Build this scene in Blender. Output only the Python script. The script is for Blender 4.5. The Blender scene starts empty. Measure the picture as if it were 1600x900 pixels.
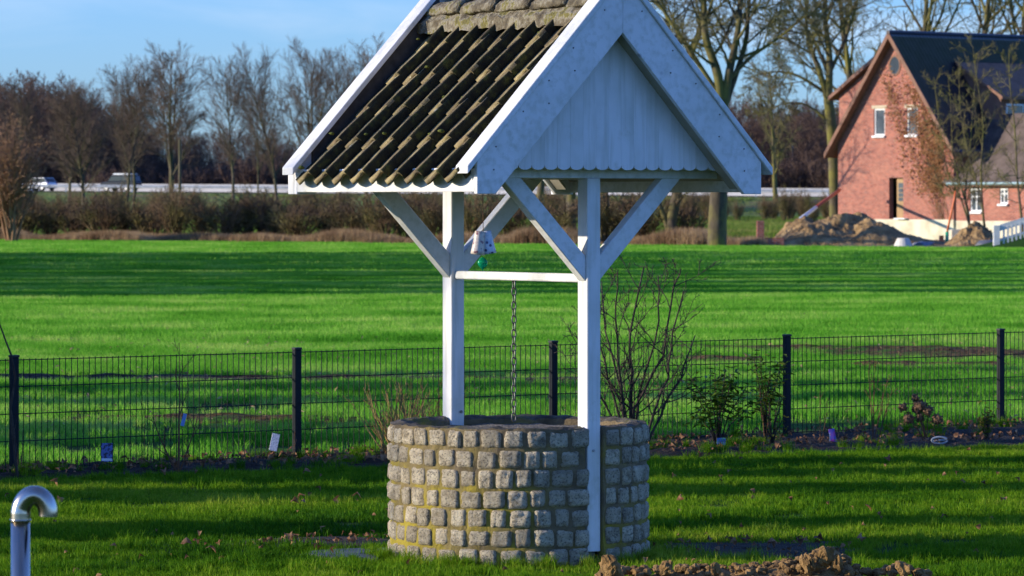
import bpy, bmesh, math, random
import numpy as np
from mathutils import Vector, Matrix, noise as mnoise
R = math.radians
PI = math.pi
rnd = random.Random(7)
rng = np.random.default_rng(7)
SC = bpy.context.scene
COL = SC.collection

# ------------------------------------------------------------------ camera
EYE = 1.97          # eye height above the lawn
FPX = 6400.0        # focal length in pixels of the 1600 px wide photograph
HOR = 312.0         # horizon row
cam = bpy.data.cameras.new('camera')
cam.sensor_width = 36.0
cam.lens = 36.0 * FPX / 1600.0
cam.shift_y = -(450.0 - HOR) / 1600.0
cam.clip_start = 0.5
cam.clip_end = 6000.0
cam.dof.use_dof = True
cam.dof.focus_distance = 22.2
cam.dof.aperture_fstop = 11
camo = bpy.data.objects.new('camera', cam)
camo.location = (0, 0, EYE)
camo.rotation_euler = (R(90), 0, 0)
COL.objects.link(camo)
SC.camera = camo

# ------------------------------------------------------------------ light
SUN_EL, SUN_AZ = 13.2, -98.5     # azimuth measured from +Y towards +X
sd = Vector((math.sin(R(SUN_AZ)) * math.cos(R(SUN_EL)), math.cos(R(SUN_AZ)) * math.cos(R(SUN_EL)), math.sin(R(SUN_EL))))
sl = bpy.data.lights.new('sun', 'SUN')
sl.energy = 5.0
sl.angle = R(0.55)
sl.color = (1.0, 0.87, 0.68)
so = bpy.data.objects.new('sun', sl)
so.rotation_euler = sd.to_track_quat('Z', 'Y').to_euler()
so.location = sd * 80
COL.objects.link(so)

W = bpy.data.worlds.new('World')
SC.world = W
W.use_nodes = True
wn, wl = W.node_tree.nodes, W.node_tree.links
wn.clear()
wout = wn.new('ShaderNodeOutputWorld')
wbg = wn.new('ShaderNodeBackground')
sky = wn.new('ShaderNodeTexSky')
sky.sky_type = 'NISHITA'
sky.sun_disc = False
sky.sun_elevation = R(SUN_EL)
sky.sun_rotation = R(SUN_AZ)
sky.altitude = 0
sky.air_density = 1.0
sky.dust_density = 0.25
sky.ozone_density = 3.5
wbg.inputs['Strength'].default_value = 0.142
# thin streaky cirrus, drawn by direction
tc = wn.new('ShaderNodeTexCoord')
mp = wn.new('ShaderNodeMapping')
mp.inputs['Scale'].default_value = (7, 7, 30)
cn = wn.new('ShaderNodeTexNoise')
cn.inputs['Scale'].default_value = 1.3
cn.inputs['Detail'].default_value = 5
cn.inputs['Distortion'].default_value = 0.6
cr = wn.new('ShaderNodeMapRange')
cr.inputs[1].default_value = 0.50
cr.inputs[2].default_value = 0.85
cr.inputs[3].default_value = 0.0
cr.inputs[4].default_value = 0.45
mx = wn.new('ShaderNodeMix')
mx.data_type = 'RGBA'
mx.inputs['B'].default_value = (5.2, 5.6, 6.4, 1)
tint = wn.new('ShaderNodeMix')
tint.data_type = 'RGBA'
tint.blend_type = 'MULTIPLY'
tint.inputs['Factor'].default_value = 1.0
tint.inputs['B'].default_value = (0.57, 0.87, 1.62, 1)
wl.new(tc.outputs['Generated'], mp.inputs['Vector'])
wl.new(mp.outputs['Vector'], cn.inputs['Vector'])
wl.new(cn.outputs['Fac'], cr.inputs[0])
wl.new(sky.outputs['Color'], tint.inputs['A'])
wl.new(cr.outputs[0], mx.inputs['Factor'])
wl.new(tint.outputs['Result'], mx.inputs['A'])
wl.new(mx.outputs['Result'], wbg.inputs['Color'])
wl.new(wbg.outputs['Background'], wout.inputs['Surface'])

SC.view_settings.view_transform = 'Standard'
SC.view_settings.look = 'None'
SC.view_settings.exposure = 0.36
SC.view_settings.gamma = 1.0
SC.view_settings.use_curve_mapping = False
SC.render.engine = 'CYCLES'
SC.cycles.max_bounces = 8
SC.cycles.transparent_max_bounces = 8

# ------------------------------------------------------------------ helpers
def at(px, py, z):
    """world point that shows at pixel (px, py) of the photograph at depth z"""
    return Vector(((px - 800.0) / FPX * z, z, EYE - (py - HOR) / FPX * z))

def gz(py):
    """depth of flat ground at row py"""
    return EYE * FPX / (py - HOR)

def tag(o, label=None, cat=None, group=None, kind=None):
    if label: o['label'] = label
    if cat: o['category'] = cat
    if group: o['group'] = group
    if kind: o['kind'] = kind
    return o

def empty(name, loc=(0, 0, 0), rz=0.0):
    o = bpy.data.objects.new(name, None)
    o.empty_display_size = 0.2
    o.location = loc
    o.rotation_euler = (0, 0, rz)
    COL.objects.link(o)
    return o

def link(name, me, parent=None, loc=None, rot=None, scale=None):
    o = bpy.data.objects.new(name, me)
    COL.objects.link(o)
    if parent: o.parent = parent
    if loc is not None: o.location = loc
    if rot is not None: o.rotation_euler = rot
    if scale is not None: o.scale = scale
    return o

def children_of():
    d = {}
    for o in bpy.data.objects:
        if o.parent: d.setdefault(o.parent.name, []).append(o)
    return d

def copy_tree(o, parent=None, cmap=None):
    cmap = cmap if cmap is not None else children_of()
    c = o.copy()
    COL.objects.link(c)
    if parent: c.parent = parent
    for ch in cmap.get(o.name, []): copy_tree(ch, c, cmap)
    return c

class MB:
    def __init__(s):
        s.v, s.f = [], []
    def add(s, vs, fs):
        n = len(s.v)
        s.v.extend(tuple(p) for p in vs)
        s.f.extend(tuple(i + n for i in f) for f in fs)
        return s
    def box(s, c, size, rot=None):
        hx, hy, hz = size[0] / 2, size[1] / 2, size[2] / 2
        vs = [Vector((x, y, z)) for x in (-hx, hx) for y in (-hy, hy) for z in (-hz, hz)]
        if rot is not None: vs = [rot @ v for v in vs]
        vs = [v + Vector(c) for v in vs]
        return s.add(vs, [(0, 1, 3, 2), (4, 6, 7, 5), (0, 4, 5, 1), (2, 3, 7, 6), (0, 2, 6, 4), (1, 5, 7, 3)])
    def bb(s, x0, x1, y0, y1, z0, z1):
        return s.box(((x0 + x1) / 2, (y0 + y1) / 2, (z0 + z1) / 2), (abs(x1 - x0), abs(y1 - y0), abs(z1 - z0)))
    def prism(s, poly, a, b, axis='y'):
        """poly in the plane across axis, extruded from a to b"""
        def P(p, t):
            if axis == 'y': return (p[0], t, p[1])
            if axis == 'x': return (t, p[0], p[1])
            return (p[0], p[1], t)
        n = len(poly)
        vs = [P(p, a) for p in poly] + [P(p, b) for p in poly]
        fs = [tuple(range(n))[::-1], tuple(range(n, 2 * n))]
        fs += [(i, (i + 1) % n, n + (i + 1) % n, n + i) for i in range(n)]
        return s.add(vs, fs)
    def tube(s, pts, rad, n=6, cap=True):
        pts = [Vector(p) for p in pts]
        if not isinstance(rad, (list, tuple)): rad = [rad] * len(pts)
        rings = []
        up = None
        for i, p in enumerate(pts):
            d = (pts[min(i + 1, len(pts) - 1)] - pts[max(i - 1, 0)])
            if d.length < 1e-9: d = Vector((0, 0, 1))
            d.normalize()
            if up is None:
                up = Vector((0, 0, 1)) if abs(d.z) < 0.9 else Vector((1, 0, 0))
                up = (up - d * up.dot(d)).normalized()
            else:
                up = up - d * up.dot(d)
                up = up.normalized() if up.length > 1e-6 else d.orthogonal().normalized()
            w = d.cross(up)
            rings.append([p + (up * math.cos(2 * PI * k / n) + w * math.sin(2 * PI * k / n)) * rad[i] for k in range(n)])
        vs = [v for r in rings for v in r]
        fs = []
        for i in range(len(pts) - 1):
            for k in range(n):
                fs.append((i * n + k, i * n + (k + 1) % n, (i + 1) * n + (k + 1) % n, (i + 1) * n + k))
        if cap:
            fs.append(tuple(range(n))[::-1])
            m = (len(pts) - 1) * n
            fs.append(tuple(range(m, m + n)))
        return s.add(vs, fs)
    def torus_link(s, c, L, w, r, rot):
        pts = []
        for k in range(12):
            a = 2 * PI * k / 12
            x = math.cos(a) * w
            z = math.sin(a) * w + (L / 2 - w) * (1 if math.sin(a) > 0.001 else (-1 if math.sin(a) < -0.001 else 0))
            pts.append(rot @ Vector((x, 0, z)) + Vector(c))
        n = 5
        vs, fs = [], []
        for k in range(12):
            d = (pts[(k + 1) % 12] - pts[k - 1]).normalized()
            u = (rot @ Vector((0, 1, 0))).normalized()
            w2 = d.cross(u)
            for j in range(n):
                b = 2 * PI * j / n
                vs.append(pts[k] + (u * math.cos(b) + w2 * math.sin(b)) * r)
        for k in range(12):
            for j in range(n):
                fs.append((k * n + j, k * n + (j + 1) % n, ((k + 1) % 12) * n + (j + 1) % n, ((k + 1) % 12) * n + j))
        return s.add(vs, fs)
    def mesh(s, name, mat=None, bevel=0.0, smooth=False, seg=1):
        me = bpy.data.meshes.new(name)
        me.from_pydata(s.v, [], s.f)
        if bevel > 0:
            bm = bmesh.new()
            bm.from_mesh(me)
            bmesh.ops.recalc_face_normals(bm, faces=bm.faces)
            es = [e for e in bm.edges if len(e.link_faces) == 2 and e.calc_face_angle(0) > 0.5]
            bmesh.ops.bevel(bm, geom=es, offset=bevel, segments=seg, profile=0.5, affect='EDGES', clamp_overlap=True)
            bm.to_mesh(me)
            bm.free()
        else:
            bm = bmesh.new()
            bm.from_mesh(me)
            bmesh.ops.recalc_face_normals(bm, faces=bm.faces)
            bm.to_mesh(me)
            bm.free()
        if smooth:
            me.polygons.foreach_set('use_smooth', [True] * len(me.polygons))
        if mat: me.materials.append(mat)
        return me
    def build(s, name, mat, parent=None, bevel=0.0, smooth=False, seg=1, loc=None):
        return link(name, s.mesh(name, mat, bevel, smooth, seg), parent, loc)

def np_mesh(name, verts, faces, mat, smooth=False):
    """verts (N,3) array, faces (M,k) array of one size k (3 or 4)"""
    me = bpy.data.meshes.new(name)
    verts = np.asarray(verts, dtype=np.float32)
    faces = np.asarray(faces, dtype=np.int32)
    m, k = faces.shape
    me.vertices.add(len(verts))
    me.vertices.foreach_set('co', verts.ravel())
    me.loops.add(m * k)
    me.loops.foreach_set('vertex_index', faces.ravel())
    me.polygons.add(m)
    me.polygons.foreach_set('loop_start', np.arange(0, m * k, k, dtype=np.int32))
    me.polygons.foreach_set('loop_total', np.full(m, k, dtype=np.int32))
    if smooth: me.polygons.foreach_set('use_smooth', np.ones(m, dtype=bool))
    me.update(calc_edges=True)
    me.validate()
    if mat: me.materials.append(mat)
    return me

# ------------------------------------------------------------------ materials
def nodes_of(name):
    m = bpy.data.materials.new(name)
    m.use_nodes = True
    nt = m.node_tree
    b = nt.nodes['Principled BSDF']
    return m, nt, b

def ramp(nt, stops):
    r = nt.nodes.new('ShaderNodeValToRGB')
    cr_ = r.color_ramp
    while len(cr_.elements) > 1: cr_.elements.remove(cr_.elements[-1])
    cr_.elements[0].position = stops[0][0]
    cr_.elements[0].color = (*stops[0][1], 1)
    for p, c in stops[1:]:
        e = cr_.elements.new(p)
        e.color = (*c, 1)
    return r

def noise(nt, scale, detail=4, rough=0.55, coord='Object', vscale=None, dist=0.0, seed_obj=False):
    t = nt.nodes.new('ShaderNodeTexCoord') if coord != 'World' else nt.nodes.new('ShaderNodeNewGeometry')
    out = t.outputs['Position'] if coord == 'World' else t.outputs[coord]
    if seed_obj:
        oi = nt.nodes.new('ShaderNodeObjectInfo')
        ml = nt.nodes.new('ShaderNodeMath'); ml.operation = 'MULTIPLY'; ml.inputs[1].default_value = 37.0
        ad = nt.nodes.new('ShaderNodeVectorMath'); ad.operation = 'ADD'
        nt.links.new(oi.outputs['Random'], ml.inputs[0])
        nt.links.new(out, ad.inputs[0]); nt.links.new(ml.outputs[0], ad.inputs[1])
        out = ad.outputs[0]
    if vscale:
        m = nt.nodes.new('ShaderNodeMapping')
        m.inputs['Scale'].default_value = vscale
        nt.links.new(out, m.inputs['Vector'])
        out = m.outputs['Vector']
    n = nt.nodes.new('ShaderNodeTexNoise')
    n.inputs['Scale'].default_value = scale
    n.inputs['Detail'].default_value = detail
    n.inputs['Roughness'].default_value = rough
    n.inputs['Distortion'].default_value = dist
    nt.links.new(out, n.inputs['Vector'])
    return n

def mixc(nt, a, b, fac, mode='MIX'):
    m = nt.nodes.new('ShaderNodeMix')
    m.data_type = 'RGBA'
    m.blend_type = mode
    for sock, v in (('A', a), ('B', b)):
        if isinstance(v, tuple): m.inputs[sock].default_value = (*v, 1)
        else: nt.links.new(v, m.inputs[sock])
    if isinstance(fac, (int, float)): m.inputs['Factor'].default_value = fac
    else: nt.links.new(fac, m.inputs['Factor'])
    return m.outputs['Result']

def mrange(nt, v, a, b, c=0.0, d=1.0):
    m = nt.nodes.new('ShaderNodeMapRange')
    m.inputs[1].default_value, m.inputs[2].default_value = a, b
    m.inputs[3].default_value, m.inputs[4].default_value = c, d
    nt.links.new(v, m.inputs[0])
    return m.outputs[0]

def bump(nt, b, h, strength=0.4, dist=0.01):
    n = nt.nodes.new('ShaderNodeBump')
    n.inputs['Strength'].default_value = strength
    n.inputs['Distance'].default_value = dist
    nt.links.new(h, n.inputs['Height'])
    nt.links.new(n.outputs['Normal'], b.inputs['Normal'])
    return n

def pmat(name, stops, scale=8, detail=5, rough=0.7, bs=None, bstr=0.3, bdist=0.01, coord='Object', vscale=None,
         metallic=0.0, objvar=0.0, seed_obj=False, spec=0.4, trans=0.0):
    m, nt, b = nodes_of(name)
    n = noise(nt, scale, detail, coord=coord, vscale=vscale, seed_obj=seed_obj)
    r = ramp(nt, stops)
    nt.links.new(n.outputs['Fac'], r.inputs[0])
    col = r.outputs[0]
    if objvar:
        oi = nt.nodes.new('ShaderNodeObjectInfo')
        hs = nt.nodes.new('ShaderNodeHueSaturation')
        nt.links.new(mrange(nt, oi.outputs['Random'], 0, 1, 1 - objvar, 1 + objvar), hs.inputs['Value'])
        nt.links.new(col, hs.inputs['Color'])
        col = hs.outputs[0]
    nt.links.new(col, b.inputs['Base Color'])
    b.inputs['Roughness'].default_value = rough
    b.inputs['Metallic'].default_value = metallic
    b.inputs['Specular IOR Level'].default_value = spec
    if bs:
        n2 = noise(nt, bs, 5, coord=coord, vscale=vscale, seed_obj=seed_obj)
        bump(nt, b, n2.outputs['Fac'], bstr, bdist)
    return m

def leaf_mat(name, stops, trans=0.35, rough=0.55, wscale=0.35):
    """leaves and blades: diffuse plus translucent; colour by instance and by slow patches over the ground"""
    m, nt, b = nodes_of(name)
    oi = nt.nodes.new('ShaderNodeObjectInfo')
    n = noise(nt, wscale, 4, coord='World')
    n3 = noise(nt, 40, 2, coord='World')
    ad = nt.nodes.new('ShaderNodeMath'); ad.operation = 'MULTIPLY_ADD'
    ad.inputs[1].default_value = 0.25
    nt.links.new(oi.outputs['Random'], ad.inputs[0])
    nt.links.new(mrange(nt, n.outputs['Fac'], 0.32, 0.68, -0.12, 0.55), ad.inputs[2])
    a2 = nt.nodes.new('ShaderNodeMath'); a2.operation = 'MULTIPLY_ADD'; a2.inputs[1].default_value = 0.5
    nt.links.new(mrange(nt, n3.outputs['Fac'], 0.3, 0.7, 0.0, 1.0), a2.inputs[0]); nt.links.new(ad.outputs[0], a2.inputs[2])
    r = ramp(nt, stops)
    nt.links.new(a2.outputs[0], r.inputs[0])
    nt.links.new(r.outputs[0], b.inputs['Base Color'])
    b.inputs['Roughness'].default_value = rough
    b.inputs['Specular IOR Level'].default_value = 0.06
    tr = nt.nodes.new('ShaderNodeBsdfTranslucent')
    nt.links.new(r.outputs[0], tr.inputs['Color'])
    ms = nt.nodes.new('ShaderNodeMixShader')
    ms.inputs[0].default_value = trans
    nt.links.new(b.outputs[0], ms.inputs[1]); nt.links.new(tr.outputs[0], ms.inputs[2])
    nt.links.new(ms.outputs[0], nt.nodes['Material Output'].inputs['Surface'])
    return m

def flat(name, c, rough=0.6, metallic=0.0, spec=0.4):
    return pmat(name, [(0.3, tuple(x * 0.85 for x in c)), (0.7, tuple(min(1, x * 1.1) for x in c))], 9, 4, rough, metallic=metallic, spec=spec)

M = {}
# white painted boards: thin uneven paint, fine vertical brushing, small knots and dirt
def paint(name, vs):
    m, nt, b = nodes_of(name)
    n1 = noise(nt, 3.0, 6, coord='Object', seed_obj=True)
    n2 = noise(nt, 26.0, 4, coord='Object', vscale=vs, seed_obj=True)
    c = mixc(nt, (0.76, 0.76, 0.75), (0.61, 0.62, 0.58), mrange(nt, n1.outputs['Fac'], 0.42, 0.68))
    c = mixc(nt, c, (0.52, 0.53, 0.47), mrange(nt, n2.outputs['Fac'], 0.46, 0.74, 0, 0.8))
    vo = nt.nodes.new('ShaderNodeTexVoronoi'); vo.inputs['Scale'].default_value = 4.0
    tcn = nt.nodes.new('ShaderNodeTexCoord'); nt.links.new(tcn.outputs['Object'], vo.inputs['Vector'])
    c = mixc(nt, (0.36, 0.36, 0.36), c, mrange(nt, vo.outputs['Distance'], 0.028, 0.075))
    n4 = noise(nt, 5.5, 6, 0.7, coord='World')
    geo = nt.nodes.new('ShaderNodeNewGeometry'); sz = nt.nodes.new('ShaderNodeSeparateXYZ'); nt.links.new(geo.outputs['Position'], sz.inputs[0])
    ad = nt.nodes.new('ShaderNodeMath'); ad.operation = 'ADD'; nt.links.new(n4.outputs['Fac'], ad.inputs[0]); nt.links.new(mrange(nt, sz.outputs['Z'], 0.05, 0.9, 0.16, 0.0), ad.inputs[1])
    c = mixc(nt, c, (0.42, 0.43, 0.32), mrange(nt, ad.outputs[0], 0.58, 0.76, 0, 0.55))
    nt.links.new(c, b.inputs['Base Color'])
    b.inputs['Roughness'].default_value = 0.5
    bump(nt, b, n2.outputs['Fac'], 0.3, 0.005)
    return m
M['paint'] = paint('white_paint', (1, 1, 1))
M['paint_v'] = paint('white_paint_upright_grain', (1, 1, 0.08))
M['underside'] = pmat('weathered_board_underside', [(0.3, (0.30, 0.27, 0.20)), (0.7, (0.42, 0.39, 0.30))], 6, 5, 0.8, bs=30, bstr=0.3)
def stone_mat():
    m, nt, b = nodes_of('granite_sett')
    oi = nt.nodes.new('ShaderNodeObjectInfo')
    n1 = noise(nt, 1.6, 6, 0.65, seed_obj=True)
    n2 = noise(nt, 8, 4, 0.75, seed_obj=True)
    r = ramp(nt, [(0.32, (0.32, 0.26, 0.16)), (0.48, (0.58, 0.49, 0.33)), (0.7, (0.78, 0.69, 0.49))])
    nt.links.new(n1.outputs['Fac'], r.inputs[0])
    c = mixc(nt, r.outputs[0], (0.10, 0.09, 0.075), mrange(nt, n2.outputs['Fac'], 0.54, 0.59, 0, 0.8))
    c = mixc(nt, c, (0.68, 0.66, 0.62), mrange(nt, n2.outputs['Fac'], 0.42, 0.34, 0, 0.55))
    hs = nt.nodes.new('ShaderNodeHueSaturation')
    nt.links.new(mrange(nt, oi.outputs['Random'], 0, 1, 0.74, 1.2), hs.inputs['Value'])
    nt.links.new(c, hs.inputs['Color'])
    nt.links.new(hs.outputs[0], b.inputs['Base Color'])
    b.inputs['Roughness'].default_value = 0.8
    n3 = noise(nt, 5.5, 6, 0.75, seed_obj=True)
    bump(nt, b, n3.outputs['Fac'], 1.0, 0.035)
    return m
M['stone'] = stone_mat()
def mortar_mat():
    m, nt, b = nodes_of('mossy_mortar')
    n1 = noise(nt, 7, 6, 0.6)
    n2 = noise(nt, 2.6, 5, 0.65)
    n3 = noise(nt, 60, 5, 0.7)
    r = ramp(nt, [(0.3, (0.09, 0.068, 0.036)), (0.55, (0.19, 0.145, 0.080)), (0.75, (0.29, 0.235, 0.14))])
    nt.links.new(n1.outputs['Fac'], r.inputs[0])
    # yellow-green algae, strongest low down on the weather side
    geo = nt.nodes.new('ShaderNodeNewGeometry')
    sx = nt.nodes.new('ShaderNodeSeparateXYZ'); nt.links.new(geo.outputs['Position'], sx.inputs[0])
    low = mrange(nt, sx.outputs['Z'], 0.0, 0.75, 0.20, 0.0)
    side = mrange(nt, sx.outputs['X'], -0.7, 0.55, 0.10, 0.0)
    a = nt.nodes.new('ShaderNodeMath'); a.operation = 'ADD'; nt.links.new(low, a.inputs[0]); nt.links.new(side, a.inputs[1])
    a2 = nt.nodes.new('ShaderNodeMath'); a2.operation = 'ADD'; nt.links.new(a.outputs[0], a2.inputs[0]); nt.links.new(n2.outputs['Fac'], a2.inputs[1])
    c = mixc(nt, r.outputs[0], (0.26, 0.20, 0.02), mrange(nt, a2.outputs[0], 0.56, 0.78, 0, 0.85))
    c = mixc(nt, c, (0.42, 0.34, 0.025), mrange(nt, a2.outputs[0], 0.70, 0.88, 0, 0.8))
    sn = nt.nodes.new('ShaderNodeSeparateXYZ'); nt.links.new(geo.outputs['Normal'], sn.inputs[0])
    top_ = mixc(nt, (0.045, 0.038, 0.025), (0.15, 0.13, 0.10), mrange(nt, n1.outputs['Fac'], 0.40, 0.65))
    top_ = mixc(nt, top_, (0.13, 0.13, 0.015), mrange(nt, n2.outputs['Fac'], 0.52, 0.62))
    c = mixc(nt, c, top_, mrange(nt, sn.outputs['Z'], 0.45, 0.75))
    nt.links.new(c, b.inputs['Base Color'])
    b.inputs['Roughness'].default_value = 0.95
    bump(nt, b, n3.outputs['Fac'], 0.8, 0.02)
    return m
M['mortar'] = mortar_mat()
def tile_mat():
    m, nt, b = nodes_of('old_clay_tile')
    oi = nt.nodes.new('ShaderNodeObjectInfo')
    n1 = noise(nt, 5, 6, 0.65, seed_obj=True)
    n2 = noise(nt, 26, 5, 0.6, seed_obj=True)
    n3 = noise(nt, 70, 4, 0.7, seed_obj=True)
    r = ramp(nt, [(0.30, (0.07, 0.05, 0.03)), (0.45, (0.20, 0.15, 0.08)), (0.58, (0.33, 0.26, 0.125)), (0.74, (0.46, 0.39, 0.21))])
    nt.links.new(n1.outputs['Fac'], r.inputs[0])
    c = mixc(nt, r.outputs[0], (0.17, 0.15, 0.03), mrange(nt, n2.outputs['Fac'], 0.48, 0.62, 0, 0.5))
    c = mixc(nt, c, (0.46, 0.44, 0.34), mrange(nt, n2.outputs['Fac'], 0.64, 0.70, 0, 0.8))
    c = mixc(nt, c, (0.04, 0.035, 0.03), mrange(nt, n3.outputs['Fac'], 0.55, 0.68, 0, 0.7))
    hs = nt.nodes.new('ShaderNodeHueSaturation')
    nt.links.new(mrange(nt, oi.outputs['Random'], 0, 1, 0.75, 1.25), hs.inputs['Value'])
    nt.links.new(c, hs.inputs['Color'])
    nt.links.new(hs.outputs[0], b.inputs['Base Color'])
    b.inputs['Roughness'].default_value = 0.85
    bump(nt, b, n3.outputs['Fac'], 0.7, 0.008)
    return m
M['tile'] = tile_mat()
M['grime_shade'] = pmat('growth_and_gap_shade', [(0.35, (0.010, 0.010, 0.006)), (0.55, (0.025, 0.026, 0.010)), (0.7, (0.07, 0.075, 0.015))], 16, 6, 0.95, bs=60, bstr=0.8, seed_obj=True)
M['ridge'] = pmat('lichened_ridge', [(0.3, (0.06, 0.05, 0.035)), (0.45, (0.14, 0.115, 0.07)), (0.54, (0.26, 0.235, 0.17)), (0.60, (0.17, 0.15, 0.04)), (0.75, (0.10, 0.085, 0.045))], 14, 7, 0.95, bs=50, bstr=0.9, bdist=0.02, seed_obj=True)
M['moss'] = pmat('moss', [(0.3, (0.05, 0.065, 0.010)), (0.7, (0.13, 0.15, 0.02))], 40, 4, 0.95, bs=90, bstr=0.9, bdist=0.01)
M['gravel'] = pmat('gravel_fill', [(0.35, (0.10, 0.085, 0.06)), (0.5, (0.22, 0.19, 0.14)), (0.65, (0.34, 0.30, 0.23))], 60, 6, 0.95, bs=70, bstr=1.0, bdist=0.03)
M['steel'] = pmat('galvanised_steel', [(0.3, (0.33, 0.34, 0.36)), (0.7, (0.5, 0.51, 0.53))], 20, 4, 0.5, metallic=0.7)
M['chain'] = pmat('chain_steel', [(0.3, (0.09, 0.09, 0.09)), (0.7, (0.2, 0.19, 0.18))], 60, 3, 0.5, metallic=0.8)
M['shoe'] = pmat('grey_metal_shoe', [(0.3, (0.06, 0.055, 0.05)), (0.7, (0.11, 0.10, 0.09))], 20, 4, 0.8, metallic=0.2)
M['fence'] = pmat('anthracite_coating', [(0.3, (0.007, 0.010, 0.013)), (0.7, (0.014, 0.018, 0.023))], 30, 4, 0.55, spec=0.15, bs=60, bstr=0.08)
M['cap'] = flat('black_plastic_cap', (0.012, 0.013, 0.015), 0.5)
M['inox'] = pmat('stainless_tube', [(0.35, (0.44, 0.38, 0.31)), (0.6, (0.60, 0.53, 0.44))], 30, 4, 0.2, vscale=(1, 1, 0.1), metallic=1.0, bs=200, bstr=0.03)
M['soil'] = pmat('dark_garden_soil', [(0.35, (0.014, 0.009, 0.004)), (0.55, (0.040, 0.025, 0.012)), (0.75, (0.10, 0.064, 0.030))], 9, 8, 0.95, bs=24, bstr=1.0, bdist=0.06, coord='World')
M['clay'] = pmat('dug_out_loam', [(0.3, (0.09, 0.06, 0.032)), (0.5, (0.20, 0.14, 0.078)), (0.72, (0.34, 0.25, 0.145))], 6, 8, 0.95, bs=12, bstr=1.0, bdist=0.12, coord='World')
M['earth'] = pmat('building_earth', [(0.3, (0.13, 0.08, 0.032)), (0.5, (0.33, 0.21, 0.09)), (0.72, (0.50, 0.35, 0.17))], 2.2, 8, 0.95, bs=5, bstr=1.0, bdist=0.3, coord='World')
M['clod'] = pmat('wet_loam_clod', [(0.3, (0.10, 0.055, 0.016)), (0.5, (0.23, 0.135, 0.045)), (0.72, (0.38, 0.24, 0.10))], 14, 8, 0.95, bs=40, bstr=1.0, bdist=0.03, coord='World')
M['slab'] = pmat('wet_slab', [(0.3, (0.055, 0.055, 0.045)), (0.55, (0.10, 0.10, 0.075)), (0.75, (0.12, 0.13, 0.06))], 5, 6, 0.55, bs=30, bstr=0.4, coord='World')
G1 = [(0.0, (0.010, 0.050, 0.003)), (0.35, (0.045, 0.15, 0.005)), (0.7, (0.15, 0.29, 0.008)), (1.0, (0.30, 0.38, 0.035))]
G2 = [(0.0, (0.020, 0.12, 0.006)), (0.35, (0.095, 0.34, 0.018)), (0.7, (0.21, 0.50, 0.045)), (1.0, (0.46, 0.62, 0.13))]
M['lawn'] = leaf_mat('lawn_blade', G1, 0.4)
M['crop'] = leaf_mat('crop_blade', G2, 0.4)
M['straw'] = leaf_mat('dry_grass', [(0.0, (0.10, 0.055, 0.03)), (0.4, (0.26, 0.16, 0.085)), (0.7, (0.42, 0.29, 0.16)), (1.0, (0.58, 0.44, 0.27))], 0.3, wscale=0.5)
M['meadow'] = leaf_mat('verge_grass', [(0.0, (0.06, 0.15, 0.02)), (0.5, (0.13, 0.22, 0.03)), (1.0, (0.28, 0.26, 0.08))], 0.3, wscale=0.12)
M['leafdry'] = leaf_mat('fallen_leaf', [(0.0, (0.07, 0.035, 0.02)), (0.4, (0.18, 0.085, 0.04)), (1.0, (0.42, 0.24, 0.13))], 0.2, wscale=9)
M['evergreen'] = leaf_mat('evergreen_leaf', [(0.0, (0.018, 0.06, 0.008)), (0.5, (0.06, 0.14, 0.016)), (1.0, (0.20, 0.24, 0.04))], 0.15, rough=0.35, wscale=6)
M['yleaf'] = leaf_mat('yellowish_leaf', [(0.0, (0.05, 0.09, 0.012)), (0.5, (0.12, 0.15, 0.02)), (1.0, (0.22, 0.21, 0.04))], 0.3, wscale=6)
M['conifer'] = leaf_mat('conifer_spray', [(0.0, (0.012, 0.035, 0.010)), (1.0, (0.04, 0.085, 0.02))], 0.1, wscale=2)
def bark(name, a, b_, c_, moss=None, sc=5):
    m, nt, b = nodes_of(name)
    n1 = noise(nt, sc, 5, 0.6, vscale=(1, 1, 0.3))
    r = ramp(nt, [(0.3, a), (0.5, b_), (0.7, c_)])
    nt.links.new(n1.outputs['Fac'], r.inputs[0])
    col = r.outputs[0]
    if moss:
        n2 = noise(nt, 0.7, 5, 0.6)
        col = mixc(nt, col, moss, mrange(nt, n2.outputs['Fac'], 0.42, 0.58, 0.0, 0.9))
    nt.links.new(col, b.inputs['Base Color'])
    b.inputs['Roughness'].default_value = 0.9
    n3 = noise(nt, sc * 4, 5, 0.6, vscale=(1, 1, 0.3))
    bump(nt, b, n3.outputs['Fac'], 0.6, 0.03)
    return m
M['bark'] = bark('grey_brown_bark', (0.040, 0.030, 0.021), (0.085, 0.064, 0.043), (0.15, 0.115, 0.078), (0.085, 0.082, 0.028))
M['bark_moss'] = bark('mossy_bark', (0.035, 0.027, 0.018), (0.08, 0.062, 0.038), (0.14, 0.11, 0.066), (0.17, 0.155, 0.03))
M['twig'] = bark('brown_twig', (0.055, 0.036, 0.024), (0.105, 0.070, 0.045), (0.16, 0.108, 0.070))
M['twig_moss'] = bark('mossy_twig', (0.07, 0.055, 0.03), (0.13, 0.105, 0.05), (0.18, 0.145, 0.07), (0.16, 0.15, 0.035))
M['twig_red'] = bark('reddish_twig', (0.15, 0.075, 0.038), (0.27, 0.15, 0.075), (0.36, 0.21, 0.11))
M['twig_far'] = bark('far_wood_twig', (0.060, 0.034, 0.024), (0.115, 0.068, 0.046), (0.17, 0.105, 0.072))
M['hedge'] = bark('hedge_twig', (0.05, 0.030, 0.016), (0.13, 0.078, 0.038), (0.23, 0.15, 0.07), (0.13, 0.12, 0.028))
M['bush'] = bark('garden_shrub_bark', (0.022, 0.016, 0.011), (0.045, 0.033, 0.022), (0.09, 0.068, 0.046), None, 30)
M['canes'] = bark('yellow_brown_cane', (0.16, 0.10, 0.03), (0.32, 0.22, 0.07), (0.44, 0.32, 0.11), None, 20)
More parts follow.
